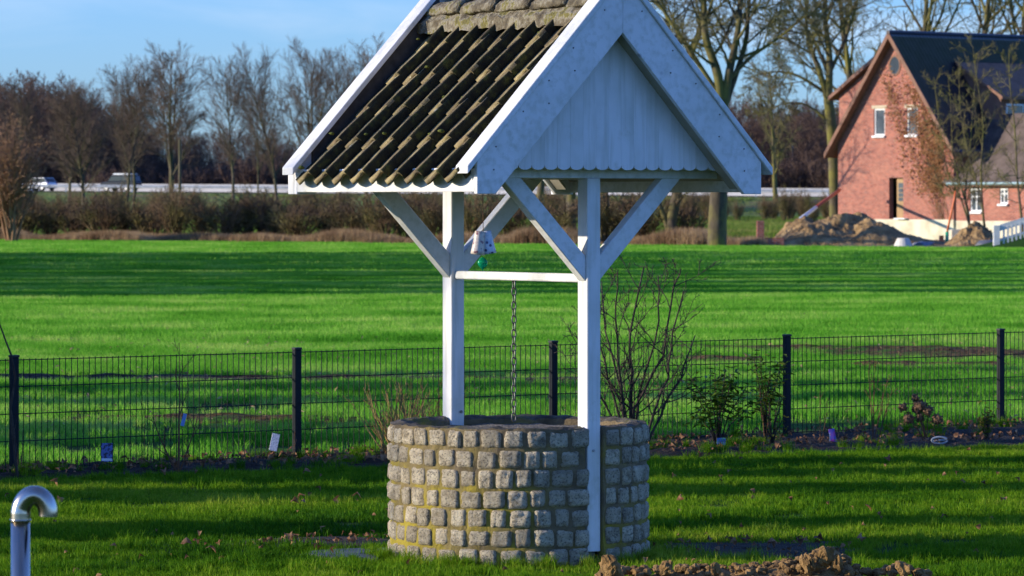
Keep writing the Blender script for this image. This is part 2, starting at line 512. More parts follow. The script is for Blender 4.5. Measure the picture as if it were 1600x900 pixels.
M['redcane'] = bark('red_brown_cane', (0.07, 0.03, 0.015), (0.14, 0.065, 0.028), (0.20, 0.10, 0.05), None, 20)
M['hydrangea'] = pmat('dried_flower', [(0.3, (0.06, 0.035, 0.018)), (0.7, (0.24, 0.14, 0.075))], 60, 4, 0.9, bs=80, bstr=0.8)
# ------------------------------------------------------------------ ground sheets
def lawn_edge(x): return 28.7 + (x + 3.6) * (4.0 / 7.7)          # where lawn meets the planting bed
FA, FD = Vector((-3.55, 29.2)), Vector((7.75, 6.0)).normalized()  # fence line
def fence_y(x): return FA.y + (x - FA.x) * FD.y / FD.x

def grid_sheet(name, x0, x1, y0, y1, nx, ny, zf, mat, kind='structure'):
    xs = np.linspace(x0, x1, nx); ys = np.linspace(y0, y1, ny)
    X, Y = np.meshgrid(xs, ys)
    Z = np.vectorize(zf)(X, Y)
    v = np.stack([X.ravel(), Y.ravel(), Z.ravel()], 1)
    i = np.arange((ny - 1) * nx).reshape(ny - 1, nx)[:, :-1].ravel()
    f = np.stack([i, i + 1, i + nx + 1, i + nx], 1)
    o = link(name, np_mesh(name, v, f, mat, True))
    tag(o, kind=kind)
    return o

def ground_mat(name, green, soil, a, b_, sc=0.6, far=None):
    m, nt, b = nodes_of(name)
    n1 = noise(nt, sc, 6, 0.65, coord='World')
    n2 = noise(nt, 14, 6, 0.7, coord='World')
    g = mixc(nt, green[0], green[1], mrange(nt, n2.outputs['Fac'], 0.35, 0.65))
    s = mixc(nt, soil[0], soil[1], mrange(nt, n2.outputs['Fac'], 0.4, 0.6))
    ad = nt.nodes.new('ShaderNodeMath'); ad.operation = 'MULTIPLY_ADD'; ad.inputs[1].default_value = 0.5
    nt.links.new(n2.outputs['Fac'], ad.inputs[0]); nt.links.new(n1.outputs['Fac'], ad.inputs[2])
    c = mixc(nt, s, g, mrange(nt, ad.outputs[0], a, b_))
    if far:
        geo = nt.nodes.new('ShaderNodeNewGeometry')
        sx = nt.nodes.new('ShaderNodeSeparateXYZ'); nt.links.new(geo.outputs['Position'], sx.inputs[0])
        c = mixc(nt, c, far, mrange(nt, sx.outputs['Y'], 60, 110))
    nt.links.new(c, b.inputs['Base Color'])
    b.inputs['Roughness'].default_value = 0.95
    b.inputs['Specular IOR Level'].default_value = 0.1
    bump(nt, b, n2.outputs['Fac'], 1.0, 0.08)
    return m
M['g_field'] = ground_mat('field_ground', ((0.03, 0.11, 0.010), (0.07, 0.20, 0.016)), ((0.03, 0.02, 0.012), (0.10, 0.07, 0.042)), 0.62, 0.78, 0.8, (0.085, 0.26, 0.022))
M['g_lawn'] = ground_mat('lawn_ground', ((0.016, 0.055, 0.006), (0.035, 0.095, 0.010)), ((0.03, 0.02, 0.012), (0.07, 0.05, 0.03)), 0.45, 0.6, 1.2)
M['patch'] = ground_mat('trampled_patch', ((0.04, 0.12, 0.012), (0.09, 0.20, 0.02)), ((0.035, 0.021, 0.008), (0.24, 0.15, 0.065)), 0.74, 0.88, 2.2)
g = MB(); g.add([(-2500, -60, 0), (2500, -60, 0), (2500, 4500, 0), (-2500, 4500, 0)], [(0, 1, 2, 3)])
tag(g.build('field', M['g_field']), kind='structure')
# lawn sheet, soil bed, both a few mm proud of the field
lw = MB(); lw.add([(-14, -5, .004), (14, -5, .004), (14, lawn_edge(14), .004), (-14, lawn_edge(-14), .004)], [(0, 1, 2, 3)])
tag(lw.build('lawn', M['g_lawn']), kind='structure')
def bed_mesh():
    nx, ny = 260, 26
    vs = []
    for j in range(ny):
        for i in range(nx):
            x = -12 + 24 * i / (nx - 1)
            y0 = lawn_edge(x) - 0.05 + 0.12 * mnoise.noise(Vector((x * 1.3, 3, 0)))
            y1 = fence_y(x) + 0.45 + 0.22 * mnoise.noise(Vector((x * 0.9, 9, 0)))
            t = j / (ny - 1)
            y = y0 + (y1 - y0) * t
            e = min(1, 6 * t, 6 * (1 - t))
            z = .002 + e * (0.035 + 0.035 * mnoise.noise(Vector((x * 5, y * 5, 0))) + 0.03 * mnoise.noise(Vector((x * 14, y * 14, 4))))
            vs.append((x, y, max(z, .006 if 0 < t < 1 else -0.01)))
    f = [(j * nx + i, j * nx + i + 1, (j + 1) * nx + i + 1, (j + 1) * nx + i) for j in range(ny - 1) for i in range(nx - 1)]
    return np_mesh('soil_bed', vs, f, M['soil'], True)
tag(link('soil_bed', bed_mesh()), kind='structure')

def patch(name, cx, cy, rx, ry, amp, mat, seed, n=48, m=14, rough=0.35, base=0.006, kind='structure'):
    """irregular low patch of bare earth"""
    vs = [(cx, cy, base + amp)]
    for j in range(1, m + 1):
        for i in range(n):
            a = 2 * PI * i / n
            rr = (j / m) * (1 + rough * mnoise.noise(Vector((math.cos(a) * 1.7 + seed, math.sin(a) * 1.7, seed * 2))) + rough * .5 * mnoise.noise(Vector((math.cos(a) * 5 + seed, math.sin(a) * 5, seed))))
            x, y = cx + rx * rr * math.cos(a), cy + ry * rr * math.sin(a)
            e = 1 - (j / m) ** 2
            z = base + amp * e * (1 + 0.9 * mnoise.noise(Vector((x * 3, y * 3, seed)))) if j < m else -0.01
            vs.append((x, y, max(z, 0.0055) if j < m else -0.01))
    fs3 = [(0, 1 + i, 1 + (i + 1) % n) for i in range(n)]
    fs4 = [(1 + (j - 1) * n + i, 1 + (j - 1) * n + (i + 1) % n, 1 + j * n + (i + 1) % n, 1 + j * n + i) for j in range(1, m) for i in range(n)]
    me = bpy.data.meshes.new(name)
    me.from_pydata(vs, [], fs3 + fs4)
    me.polygons.foreach_set('use_smooth', [True] * len(me.polygons))
    me.materials.append(mat)
    return tag(link(name, me), kind=kind)

BARE = []          # (cx, cy, rx, ry) where no blades grow
def bare(name, cx, cy, rx, ry, amp, mat, seed, **k):
    BARE.append((cx, cy, rx * 0.95, ry * 0.95))
    return patch(name, cx, cy, rx, ry, amp, mat, seed, **k)
bare('soil_rut', -2.6, 44.3, 5.2, 0.75, 0.05, M['soil'], 1.3)
bare('soil_rut', -6.2, 45.0, 3.4, 0.5, 0.05, M['soil'], 8.3)
bare('soil_patch', 5.4, 51.5, 2.0, 2.3, 0.07, M['patch'], 2.1, rough=.6)
bare('soil_patch', 2.5, 49.8, 0.9, 1.3, 0.05, M['patch'], 5.1, rough=.6)
bare('soil_rut', 4.9, 47.6, 1.5, 0.4, 0.08, M['patch'], 6.1)
bare('soil_patch', -2.6, 36.6, 1.6, 0.5, 0.04, M['patch'], 7.7, rough=.7)
bare('soil_patch', 4.2, 53.5, 3.3, 1.0, 0.05, M['patch'], 3.9, rough=.7)
# bare wet earth left and right of the well
bare('soil_patch', 1.35, 22.95, 0.62, 0.72, 0.015, M['soil'], 9.2)
bare('soil_patch', -1.05, 23.45, 0.62, 0.42, 0.012, M['soil'], 4.4)

# ------------------------------------------------------------------ the well
WX, WY = 0.036, 22.6
TH = R(36)
well = empty('wishing_well', (WX, WY, 0), TH)
tag(well, 'round granite wishing well with white timber posts and mossy tiled gable roof', 'well')
E = EYE
RW = 0.706      # mortar radius
HW = 0.742
# masonry ring open where the front post stands in it
def wall_ring():
    n, gap = 150, R(4.4)
    a0 = -PI / 2 + R(4.2)
    a1 = -PI / 2 + 2 * PI - R(5.6)
    prof = [(RW, -0.05)] + [(RW, HW * k / 14) for k in range(15)] + [(RW - .03, HW + .004), (0.655, HW + .006), (0.62, HW + .002), (0.595, HW - 0.012), (0.590, 0.6), (0.590, 0.3)]
    vs, fs = [], []
    for i in range(n + 1):
        a = a0 + (a1 - a0) * i / n
        for k, (r, z) in enumerate(prof):
            p = Vector((math.cos(a) * 6, math.sin(a) * 6, z * 9))
            d = 0.010 * mnoise.noise(p) + 0.007 * mnoise.noise(p * 3.1)
            zz = z + (0.012 * mnoise.noise(Vector((math.cos(a) * 8, math.sin(a) * 8, r * 30))) + .008 * mnoise.noise(Vector((math.cos(a) * 22, math.sin(a) * 22, r * 40))) if k > 14 else 0)
            vs.append(((r + d) * math.cos(a), (r + d) * math.sin(a), zz))
    m = len(prof)
    for i in range(n):
        for k in range(m - 1):
            fs.append((i * m + k, (i + 1) * m + k, (i + 1) * m + k + 1, i * m + k + 1))
    fs.append(tuple(range(m))[::-1])
    fs.append(tuple(n * m + k for k in range(m)))
    b = MB(); b.add(vs, fs)
    return b.mesh('masonry_ring', M['mortar'], smooth=False)
ring = link('masonry_ring', wall_ring(), well)
# sett variants: rounded rough blocks, front towards -y, unit size
def sett(seed):
    n = 7
    vs, fs = [], []
    idx = {}
    r_ = random.Random(seed)
    sk = [r_.uniform(-.05, .05) for _ in range(8)]
    def P(u, v):
        # superellipse-like outline with chipped corners
        x, z = u, v
        k = 1 - 0.085 * (abs(x) ** 6 * abs(z) ** 6)
        x2, z2 = x * k, z * k
        x2 += sk[0] * z * 1.1 + sk[1] * z * z + .045 * mnoise.noise(Vector((z * 2.1 + seed, seed, x)))
        z2 += sk[2] * x * 1.1 + sk[3] * x * x + .045 * mnoise.noise(Vector((x * 2.1, seed * 2, z)))
        edge = max(abs(x), abs(z))
        y = -0.5 + 0.17 * max(0, edge - 0.80) ** 1.5 / 0.20 ** 1.5 + 0.07 * mnoise.noise(Vector((x * 1.7 + seed * 3, z * 1.7, seed))) + 0.05 * mnoise.noise(Vector((x * 4.5 + seed, z * 4.5, 5)))
        return (x2 / 2, y, z2 / 2)
    for j in range(n + 1):
        for i in range(n + 1):
            vs.append(P(-1 + 2 * i / n, -1 + 2 * j / n))
    for j in range(n):
        for i in range(n):
            a = j * (n + 1) + i
            fs.append((a, a + 1, a + n + 2, a + n + 1))
    # skirt
    loop = [i for i in range(n + 1)] + [(j + 1) * (n + 1) - 1 for j in range(1, n + 1)] + [n * (n + 1) + i for i in range(n - 1, -1, -1)] + [j * (n + 1) for j in range(n - 1, 0, -1)]
    b0 = len(vs)
    for q in loop:
        x, y, z = vs[q]
        vs.append((x * 1.0, 0.5, z * 1.0))
    L = len(loop)
    for q in range(L):
        fs.append((loop[q], b0 + q, b0 + (q + 1) % L, loop[(q + 1) % L]))
    b = MB(); b.add(vs, fs)
    return b.mesh('stone', M['stone'], smooth=True)
SETTS = [sett(s + 1) for s in range(10)]
r2 = random.Random(3)
for row in range(7):
    zc = 0.048 + row * 0.1065
    total = 2 * PI * (RW + .01)
    s_ = .047 + .020 + r2.uniform(0, .006)
    send = total - .049
    while s_ < send - 0.05:
        w = r2.choice([r2.uniform(.078, .094), r2.uniform(.094, .112), r2.uniform(.098, .122)])
        if s_ + w > send - 0.05: w = send - s_
        sm = s_ + w / 2
        ang = -PI / 2 + sm / (RW + .01)
        half = w / 2 / RW
        d = (ang + PI / 2 + PI) % (2 * PI) - PI
        s_ += w + r2.uniform(0.014, 0.026)
        h = r2.uniform(.086, .099)
        o = link('stone', r2.choice(SETTS), well)
        rr = RW - 0.025 + r2.uniform(-.004, .006)
        o.location = (rr * math.cos(ang), rr * math.sin(ang), zc + r2.uniform(-.005, .005))
        o.rotation_euler = (r2.uniform(-.04, .04), r2.uniform(-.035, .035), ang + PI / 2 + r2.uniform(-.05, .05))
        o.scale = (w * r2.choice((1, -1)), 0.075, h)
# gravel filling a hand below the rim
def disc_fill():
    n, m = 60, 12
    vs = [(0, 0, 0.70)]
    for j in range(1, m + 1):
        for i in range(n):
            a = 2 * PI * i / n; r = 0.605 * j / m
            x, y = r * math.cos(a), r * math.sin(a)
            vs.append((x, y, 0.70 + .012 * mnoise.noise(Vector((x * 9, y * 9, 1))) + .008 * mnoise.noise(Vector((x * 25, y * 25, 1)))))
    fs = [(0, 1 + i, 1 + (i + 1) % n) for i in range(n)] + [(1 + (j - 1) * n + i, 1 + j * n + i, 1 + j * n + (i + 1) % n, 1 + (j - 1) * n + (i + 1) % n) for j in range(1, m) for i in range(n)]
    b = MB(); b.add(vs, fs)
    return b.mesh('gravel_fill', M['gravel'], smooth=True)
link('gravel_fill', disc_fill(), well)
pb = MB(); pb.tube([(0.14, -.40, .68), (0.135, -.405, .765)], .013, 8)
pb.build('peg', M['paint'], well)

# posts, shoes
PF, PBK, PH = -0.645, 0.624, 0.0445
TB = E + 0.115        # underside of tie beams
for yy, z0 in ((PF, 0.075), (PBK, 0.68)):
    b = MB(); b.bb(-PH, PH, yy - PH, yy + PH, z0, TB)
    b.build('post', M['paint_v'], well, bevel=.004)
b = MB(); b.bb(-.040, .020, PF - .030, PF + .03, -0.03, .072); b.build('post_shoe', M['shoe'], well, bevel=.004)
b = MB()
for zz in (0.62,):
    b.tube([(-.004, PF - PH - .001, zz), (-.004, PF - PH - .007, zz)], .007, 8)
b.build('bolt_head', M['steel'], well)
b = MB(); b.tube([(0.02, PBK - PH - .001, .775), (0.02, PBK - PH - .006, .775)], .009, 8); b.build('bolt_head', M['chain'], well)
# tie beams in the gable planes
for yy in (PF, PBK):
    b = MB(); b.bb(-.86, .86, yy - .036, yy + .036, TB, TB + .09)
    b.build('tie_beam', M['paint'], well, bevel=.004)
# knee braces, 45 degrees
def brace(yy, s):
    z0, z1 = E - .405, TB + .003
    L = z1 - z0
    w = .10
    poly = [(s * (PH - .0), z0 - w * .35), (s * (PH - .0), z0 + w), (s * (PH + L - w * .9), z1), (s * (PH + L + .04), z1)]
    b = MB(); b.prism(poly, yy - .031, yy + .031)
    return b.build('brace', M['paint'], well, bevel=.004)
for yy in (PF, PBK):
    brace(yy, -1); brace(yy, 1)
# windlass pole
b = MB(); b.bb(-.024, .024, PF + PH, PBK - PH, E - .447, E - .400)
b.build('crossbeam', M['paint'], well, bevel=.010, seg=3)

# roof (part) with its boards and tiles as sub-parts
roof = empty('roof', (0, 0, 0)); roof.parent = well
YF, YB = -0.945, 0.800      # outer faces of the bargeboards
K = 1.03
ZA = E + 1.232              # top of cover boards at the apex
SB = math.sqrt(1 + K * K)
XB = 0.955
def vband(z_top_apex, z_bot_apex, x0, x1, s):
    return [(s * x0, z_bot_apex - K * x0), (s * x0, z_top_apex - K * x0), (s * x1, z_top_apex - K * x1), (s * x1, z_bot_apex - K * x1)]
for (ya, yb) in ((YF, YF + .028), (YB - .028, YB)):
    for s in (-1, 1):
        zt, zb = ZA - .044, ZA - .342
        zcut = E + .030
        xc = (zb - zcut) / K        # where lower edge meets the flat cut
        x0 = 0.0006 if s > 0 else 0.0
        poly = [(s * x0, zb), (s * x0, zt), (s * XB, zt - K * XB), (s * XB, zcut), (s * xc, zcut)]
        b = MB(); b.prism(poly, ya, yb)
        b.build('bargeboard', M['paint'], roof, bevel=.003)
# nail heads along the boards
nl = MB(); nl.tube([(0, 0, 0), (0, -.0022, 0)], .0042, 8); nlm = nl.mesh('nail', M['shoe'])
for s in (-1, 1):
    for u in (.13, .33, .50, .66, .84):
        for dz in (.09, .21):
            if rnd.random() < .65: link('nail', nlm, roof, (s * (u + rnd.uniform(-.01, .01)), YF, ZA - dz - K * u))
# cover boards lie on the bargeboards, seen bright on top
for (ya, yb) in ((YF - .014, YF + .095), (YB - .095, YB + .014)):
    for s in (-1, 1):
        poly = vband(ZA, ZA - .042, 0.0004 if s > 0 else 0, 1.025, s)
        b = MB(); b.prism(poly, ya, yb)
        b.build('cover_board', M['paint'], roof, bevel=.003)
# inner barge rafters (behind), gable boards with scalloped ends
def tri_inner(x): return ZA - .30 - K * abs(x)
for (yg, sgn) in ((YF + .125, 1), (YB - .125, -1)):
    pitch = .0853
    for i in range(-9, 9):
        x0, x1 = i * pitch + .0003, (i + 1) * pitch - .0003
        zt = [ZA - .215 - K * abs(x0), ZA - .215 - K * abs(x1)]
        zc = E + .158
        if max(zt) < zc + .05: continue
        n = 7
        xm, hw = (x0 + x1) / 2, (x1 - x0) / 2
        dep = .026
        bot = [(xm + hw * math.cos(PI - PI * k / n), zc + dep - dep * math.sin(PI * k / n) ** .8) for k in range(n + 1)]
        top = [(x1, zt[1])] + ([] if x0 * x1 >= 0 else [(0, ZA - .215)]) + [(x0, zt[0])]
        b = MB(); b.prism(bot + top, yg, yg + sgn * .016)
        b.build('gable_board', M['paint_v'], roof)
    # moulding strips where gable meets the slope
    for s in (-1, 1):
        poly = vband(ZA - .247, ZA - .285, .0, .79, s)
        b = MB(); b.prism(poly, yg - sgn * .016, yg - sgn * .001)
        b.build('moulding', M['paint'], roof, bevel=.002)
for s in (-1, 1):
    b = MB(); b.bb(s * (XB + .0005), s * (XB - .095), YB + .0005, YB + .062, E + .030, E + .176); b.build('verge_end', M['paint_v'], roof, bevel=.003)
# roof deck (seen from below) and the fascias along both eaves
ZT0, KT = E + .138, .925         # tile bed height at |u| = 1.0 and its slope
def zt_(u): return ZT0 + KT * (1.0 - u)
for s in (-1, 1):
    poly = [(s * .0004, zt_(0) - .082), (s * .0004, zt_(0) - .10), (s * .93, zt_(.93) - .10), (s * .93, zt_(.93) - .082)]
    b = MB(); b.prism(poly, YF + .0285, YB - .0285); b.build('roof_deck', M['underside'], roof)
    b = MB(); b.bb(s * (XB - .024), s * (XB - .001), YF + .0285, YB - .0285, E + .041, E + .166)
    b.build('fascia_board', M['paint'], roof, bevel=.003)
# soffit strips seen between bargeboard and gable boards
for (ya, yb) in ((YF + .0285, YF + .124), (YB - .124, YB - .0285)):
    for s in (-1, 1):
        poly = vband(ZA - .300, ZA - .318, .0, .83, s)
        b = MB(); b.prism(poly, ya, yb); b.build('soffit_board', M['underside'], roof)

for (ya, yb) in ((YF + .0285, YF + .042), (YB - .042, YB - .0285)):
    b = MB(); b.prism(vband(ZA - .0425, ZA - .295, .0, .86, -1), ya, yb); b.build('verge_dark_strip', M['shoe'], roof)  # dark strip along the inner faces of the verge boards
# pantiles
PW = 0.1755
PROF = [(-.03, -.034), (.06, -.036), (.16, -.033), (.30, -.026), (.44, -.017), (.58, -.008), (.70, .001), (.81, .011), (.89, .021), (.95, .026), (1.0, .023), (1.03, .004), (1.032, -.026)]
def tile_mesh(seed):
    L = 0.325
    m = 6
    vs, fs = [], []
    n = len(PROF)
    r_ = random.Random(seed * 13 + 5)
    tw = r_.uniform(-.006, .006)
    for side, off in ((0, 0.0), (1, -0.024)):
        for j in range(m + 1):
            t = j / m
            y = L * t
            for i, (s_, z) in enumerate(PROF):
                nz = .0032 * mnoise.noise(Vector((s_ * 4 + seed * 7, y * 16, seed)))
                lip = -.006 * (1 - t) ** 3
                x = s_ * PW + tw * (1 - t)
                yy = y + (-0.036 * math.cos((s_ - .46) * 2.9) if j == 0 else 0) + (.006 * mnoise.noise(Vector((s_ * 5, seed, 0))) if j == 0 else 0)
                vs.append((x, yy, z * (1.0 - .10 * t) + off + nz + lip + .024 * (1 - t)))
    N = n * (m + 1)
    for j in range(m):
        for i in range(n - 1):
            a = j * n + i
            fs.append((a, a + 1, a + n + 1, a + n))
            fs.append((N + a, N + a + n, N + a + n + 1, N + a + 1))
    for i in range(n - 1):
        fs.append((i, N + i, N + i + 1, i + 1))
        a = m * n + i
        fs.append((a, a + 1, N + a + 1, N + a))
    for j in range(m):
        a = j * n
        fs.append((a, a + n, N + a + n, N + a))
        a = j * n + n - 1
        fs.append((a, N + a, N + a + n, a + n))
    b = MB(); b.add(vs, fs)
    me = b.mesh('roof_tile', M['tile'], smooth=True)
    me.materials.append(M['grime_shade'])            # black-green growth on channel and edge; gap shade put into its near-black colour
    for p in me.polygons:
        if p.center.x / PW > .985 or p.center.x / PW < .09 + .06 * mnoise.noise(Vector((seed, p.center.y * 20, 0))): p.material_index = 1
    return me
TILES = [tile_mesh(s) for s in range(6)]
CO = 0.268
slope = math.atan(KT)
ncol = 9
y_start = YF + .034
r3 = random.Random(11)
for s in (-1, 1):
    # slope frame: x along the eave, y up the slope, z outward
    eave = Vector((s * 1.012, 0, zt_(1.012)))
    upv = Vector((-s * math.cos(slope), 0, math.sin(slope)))
    nrm = Vector((s * math.sin(slope), 0, math.cos(slope)))
    xv = upv.cross(nrm)                     # along the ridge
    for row in range(5):
        for c in range(ncol):
            if s < 0: base_y = YB - .10 + 0.0 - c * PW        # roll side towards the near gable
            else: base_y = YF + .10 + c * PW
            p = eave + upv * (row * CO + r3.uniform(-.006, .006)) + nrm * (.003 * row % .006)
            p.y = base_y + r3.uniform(-.004, .004)
            rot = Matrix((xv, upv, nrm)).transposed()
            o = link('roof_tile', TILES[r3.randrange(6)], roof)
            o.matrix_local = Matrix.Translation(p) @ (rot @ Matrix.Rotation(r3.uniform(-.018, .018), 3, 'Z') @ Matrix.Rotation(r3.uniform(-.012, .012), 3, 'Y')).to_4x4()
# last narrow tiles by the near verge are cut by the bargeboard; mortar and ridge caps
def lumpy_prism(name, x_half, zt, zb, y0, y1, mat, seed, nseg=10, amp=.012, parent=None, prof=None):
    vs, fs = [], []
    P_ = prof
    n = len(P_)
    for j in range(nseg + 1):
        y = y0 + (y1 - y0) * j / nseg
        for i, (x, z) in enumerate(P_):
            q = Vector((x * 9 + seed, y * 9, z * 9))
            vs.append((x + amp * mnoise.noise(q), y, z + amp * mnoise.noise(q + Vector((7, 3, 1))) + amp * .6 * mnoise.noise(q * 3)))
    for j in range(nseg):
        for i in range(n):
            fs.append((j * n + i, j * n + (i + 1) % n, (j + 1) * n + (i + 1) % n, (j + 1) * n + i))
    fs.append(tuple(range(n))[::-1]); fs.append(tuple(nseg * n + i for i in range(n)))
    b = MB(); b.add(vs, fs)
    return b.build(name, mat, parent, smooth=False)
zr = E + 1.062
mp_ = [(-.155, zr - .125), (-.150, zr - .06), (-.09, zr - .005), (0, zr + .02), (.09, zr - .005), (.150, zr - .06), (.155, zr - .125), (0, zr - .08)]
lumpy_prism('ridge_mortar', 0, 0, 0, YF + .03, YB - .03, M['ridge'], 3, 60, .022, roof, mp_)
nr = 5
for i in range(nr):
    y1 = YB - .04 - i * (YB - YF - .08) / nr
    y0 = y1 - (YB - YF - .08) / nr - .03
    pr = []
    for k in range(9):
        a = PI * k / 8
        pr.append((.128 * math.cos(a), .072 * math.sin(a)))
    for k in range(8, -1, -1):
        a = PI * k / 8
        pr.append((.112 * math.cos(a), .072 * math.sin(a) - .018))
    # caps taper: wide end overlaps the next
    vs, fs = [], []
    n = len(pr); ns = 8
    for j in range(ns + 1):
        t = j / ns
        for (x, z) in pr:
            q = Vector((x * 14 + i * 5, t * 5 + i, z * 14))
            vs.append((x * (1.12 - .16 * t) + .005 * mnoise.noise(q), y0 + (y1 - y0) * t, zr - .020 + z * (1.10 - .12 * t) + .016 * (1 - t) + .007 * mnoise.noise(q * 1.7)))
    for j in range(ns):
        for k in range(n):
            fs.append((j * n + k, j * n + (k + 1) % n, (j + 1) * n + (k + 1) % n, (j + 1) * n + k))
    fs.append(tuple(range(n))[::-1]); fs.append(tuple(ns * n + k for k in range(n)))
    b = MB(); b.add(vs, fs); b.build('ridge_tile', M['ridge'], roof, smooth=True)
def lump(b, c, r, seed, sq=0.7, n=9):
    vs, fs = [], []
    for j in range(n + 1):
        th = PI * j / n
        for i in range(n + 3):
            ph = 2 * PI * i / (n + 3)
            d = Vector((math.sin(th) * math.cos(ph), math.sin(th) * math.sin(ph), math.cos(th)))
            rr = r * (1 + .45 * mnoise.noise(d * 1.7 + Vector((seed, seed * 2, 0))) + .22 * mnoise.noise(d * 5 + Vector((seed, 0, 3))))
            vs.append((c[0] + d.x * rr, c[1] + d.y * rr, c[2] + d.z * rr * sq))
    q = n + 3
    for j in range(n):
        for i in range(q):
            fs.append((j * q + i, j * q + (i + 1) % q, (j + 1) * q + (i + 1) % q, (j + 1) * q + i))
    b.add(vs, fs)
for i, yy in enumerate((.50, .16, -.22, -.55)):
    b = MB(); lump(b, (-.01, yy, zr + .058), .034, i + 1, .6); b.build('mortar_lump', M['ridge'], roof, smooth=True)
# moss cushions on the tiles
mb = MB()
for k in range(22):
    s = -1 if k % 3 else 1
    u = r3.uniform(.2, 1.0); row = round((1.0 - u) / (CO * math.cos(slope)))
    uu = 1.0 - row * CO * math.cos(slope) - r3.uniform(-.012, .012)
    c = r3.randrange(9)
    yy = YB - .10 - c * PW - r3.choice([.04, .14, .155]) + 0.0
    uu = min(max(uu, .15), 1.0)
    lump(mb, (s * uu, yy, zt_(uu) + .040), r3.uniform(.008, .020), k, .55, 5)
tag(mb.build('moss_cushion', M['moss'], roof, smooth=True), kind='stuff')

# ------------------------------------------------------------------ chain hanging from the windlass pole
def wl2(x, y, z): return Vector((WX, WY, 0)) + Matrix.Rotation(TH, 3, 'Z') @ Vector((x, y, z))
cp = wl2(0, .05, E - .42)
cp.x = (803 - 800) / FPX * cp.y
chain = empty('chain', cp)
tag(chain, 'dark steel link chain hanging from the white crossbeam into the well', 'chain')
cz = 0.0
lkm = {}
for i in range(21):
    rot = Matrix.Rotation(PI / 2 * (i % 2) + .5, 3, 'Z')
    b = MB(); b.torus_link((0, 0, 0), .046, .0125, .0038, rot)
    if i % 2 not in lkm: lkm[i % 2] = b.mesh('link', M['chain'], smooth=True)
    link('link', lkm[i % 2], chain, (rnd.uniform(-.001, .001), 0, -.012 - i * .0385 + .0), (rnd.uniform(-.05, .05), 0, 0))
b = MB(); b.tube([(0, 0, .018), (0, 0, .0), (.012, 0, -.008), (.0, 0, -.018)], .004, 6); b.build('hook', M['chain'], chain)

# ------------------------------------------------------------------ hanging ornament with a green glass drop
op = at(754, 382, 21.75)
orn = empty('hanging_ornament', op)
orn.scale = (1.15,) * 3
tag(orn, 'small painted ceramic bell with a green drop hanging under the roof corner', 'ornament')
def orn_mat(name, a, b_, c_):
    m, nt, b = nodes_of(name)
    n = noise(nt, 55, 3, .6)
    v = nt.nodes.new('ShaderNodeTexVoronoi'); v.inputs['Scale'].default_value = 42
    t = nt.nodes.new('ShaderNodeTexCoord'); nt.links.new(t.outputs['Object'], v.inputs['Vector'])
    c = mixc(nt, a, b_, mrange(nt, n.outputs['Fac'], .5, .58))
    c = mixc(nt, c_, c, mrange(nt, v.outputs['Distance'], .22, .34))
    nt.links.new(c, b.inputs['Base Color']); b.inputs['Roughness'].default_value = .4
    return m
M['orn1'] = orn_mat('ceramic_beige', (.62, .55, .46), (.50, .42, .38), (.22, .10, .12))
M['orn2'] = orn_mat('ceramic_pale_blue', (.62, .66, .74), (.42, .52, .68), (.05, .06, .16))
def frustum(x0, x1, top, bot, z0, z1, seed):
    b = MB()
    n = 6
    vs, fs = [], []
    for j in range(n + 1):
        t = j / n
        h = top + (bot - top) * (t ** 1.3)
        for k in range(8):
            a = 2 * PI * k / 8 + PI / 8
            q = (abs(math.cos(a)) ** 6 + abs(math.sin(a)) ** 6) ** (-1 / 6)
            vs.append(((x0 + x1) / 2 + h * q * math.cos(a), h * .8 * q * math.sin(a), z0 + (z1 - z0) * t))
    for j in range(n):
        for k in range(8):
            fs.append((j * 8 + k, j * 8 + (k + 1) % 8, (j + 1) * 8 + (k + 1) % 8, (j + 1) * 8 + k))
    fs.append(tuple(range(8))); fs.append(tuple(n * 8 + k for k in range(8))[::-1])
    b.add(vs, fs)
    return b
o = frustum(-.032, -.004, .024, .034, .058, -.048, 1).build('bell_face', M['orn1'], orn, smooth=True)
o.rotation_euler = (0, R(8), R(38)); o.location = (-.003, .0, 0)
o = frustum(.0, .034, .022, .033, .060, -.045, 2).build('bell_side', M['orn2'], orn, smooth=True)
o.rotation_euler = (0, R(-8), R(20)); o.location = (.008, .012, 0)
b = MB(); b.tube([(.003, 0, .055), (.0, .0, .285)], .0018, 5); b.build('string', M['redcane'], orn)
m, nt, bb_ = nodes_of('green_glass'); bb_.inputs['Base Color'].default_value = (.01, .42, .16, 1); bb_.inputs['Roughness'].default_value = .1
bb_.inputs['Transmission Weight'].default_value = .55; bb_.inputs['IOR'].default_value = 1.3
M['gglass'] = m
b = MB()
vs, fs = [], []
for j, (rz, z) in enumerate(((.001, -.058), (.012, -.064), (.021, -.074), (.024, -.086), (.020, -.098), (.010, -.108), (.004, -.114), (.001, -.122))):
    for k in range(12):
        a = 2 * PI * k / 12
        vs.append((rz * math.cos(a), rz * .5 * math.sin(a), z))
for j in range(7):
    for k in range(12): fs.append((j * 12 + k, j * 12 + (k + 1) % 12, (j + 1) * 12 + (k + 1) % 12, (j + 1) * 12 + k))
b.add(vs, fs); b.build('glass_drop', M['gglass'], orn, smooth=True)

# ------------------------------------------------------------------ slab beside the well, spout, loam
b = MB()
sp = at(575, 868, gz(868))
pl = []
for k in range(40):
    a = 2 * PI * k / 40
    pl.append((-0.62 + .52 * math.cos(a) * (1 + .02 * math.sin(3 * a)), 22.62 + .34 * math.sin(a)))
b.prism(pl, -.05, .022, axis='z')
o = b.build('stone_slab', M['slab'], bevel=.008)
tag(o, 'flat wet round stone slab lying in the grass against the cobbled well wall', 'slab')
BARE.append((-.62, 22.62, .52, .34))

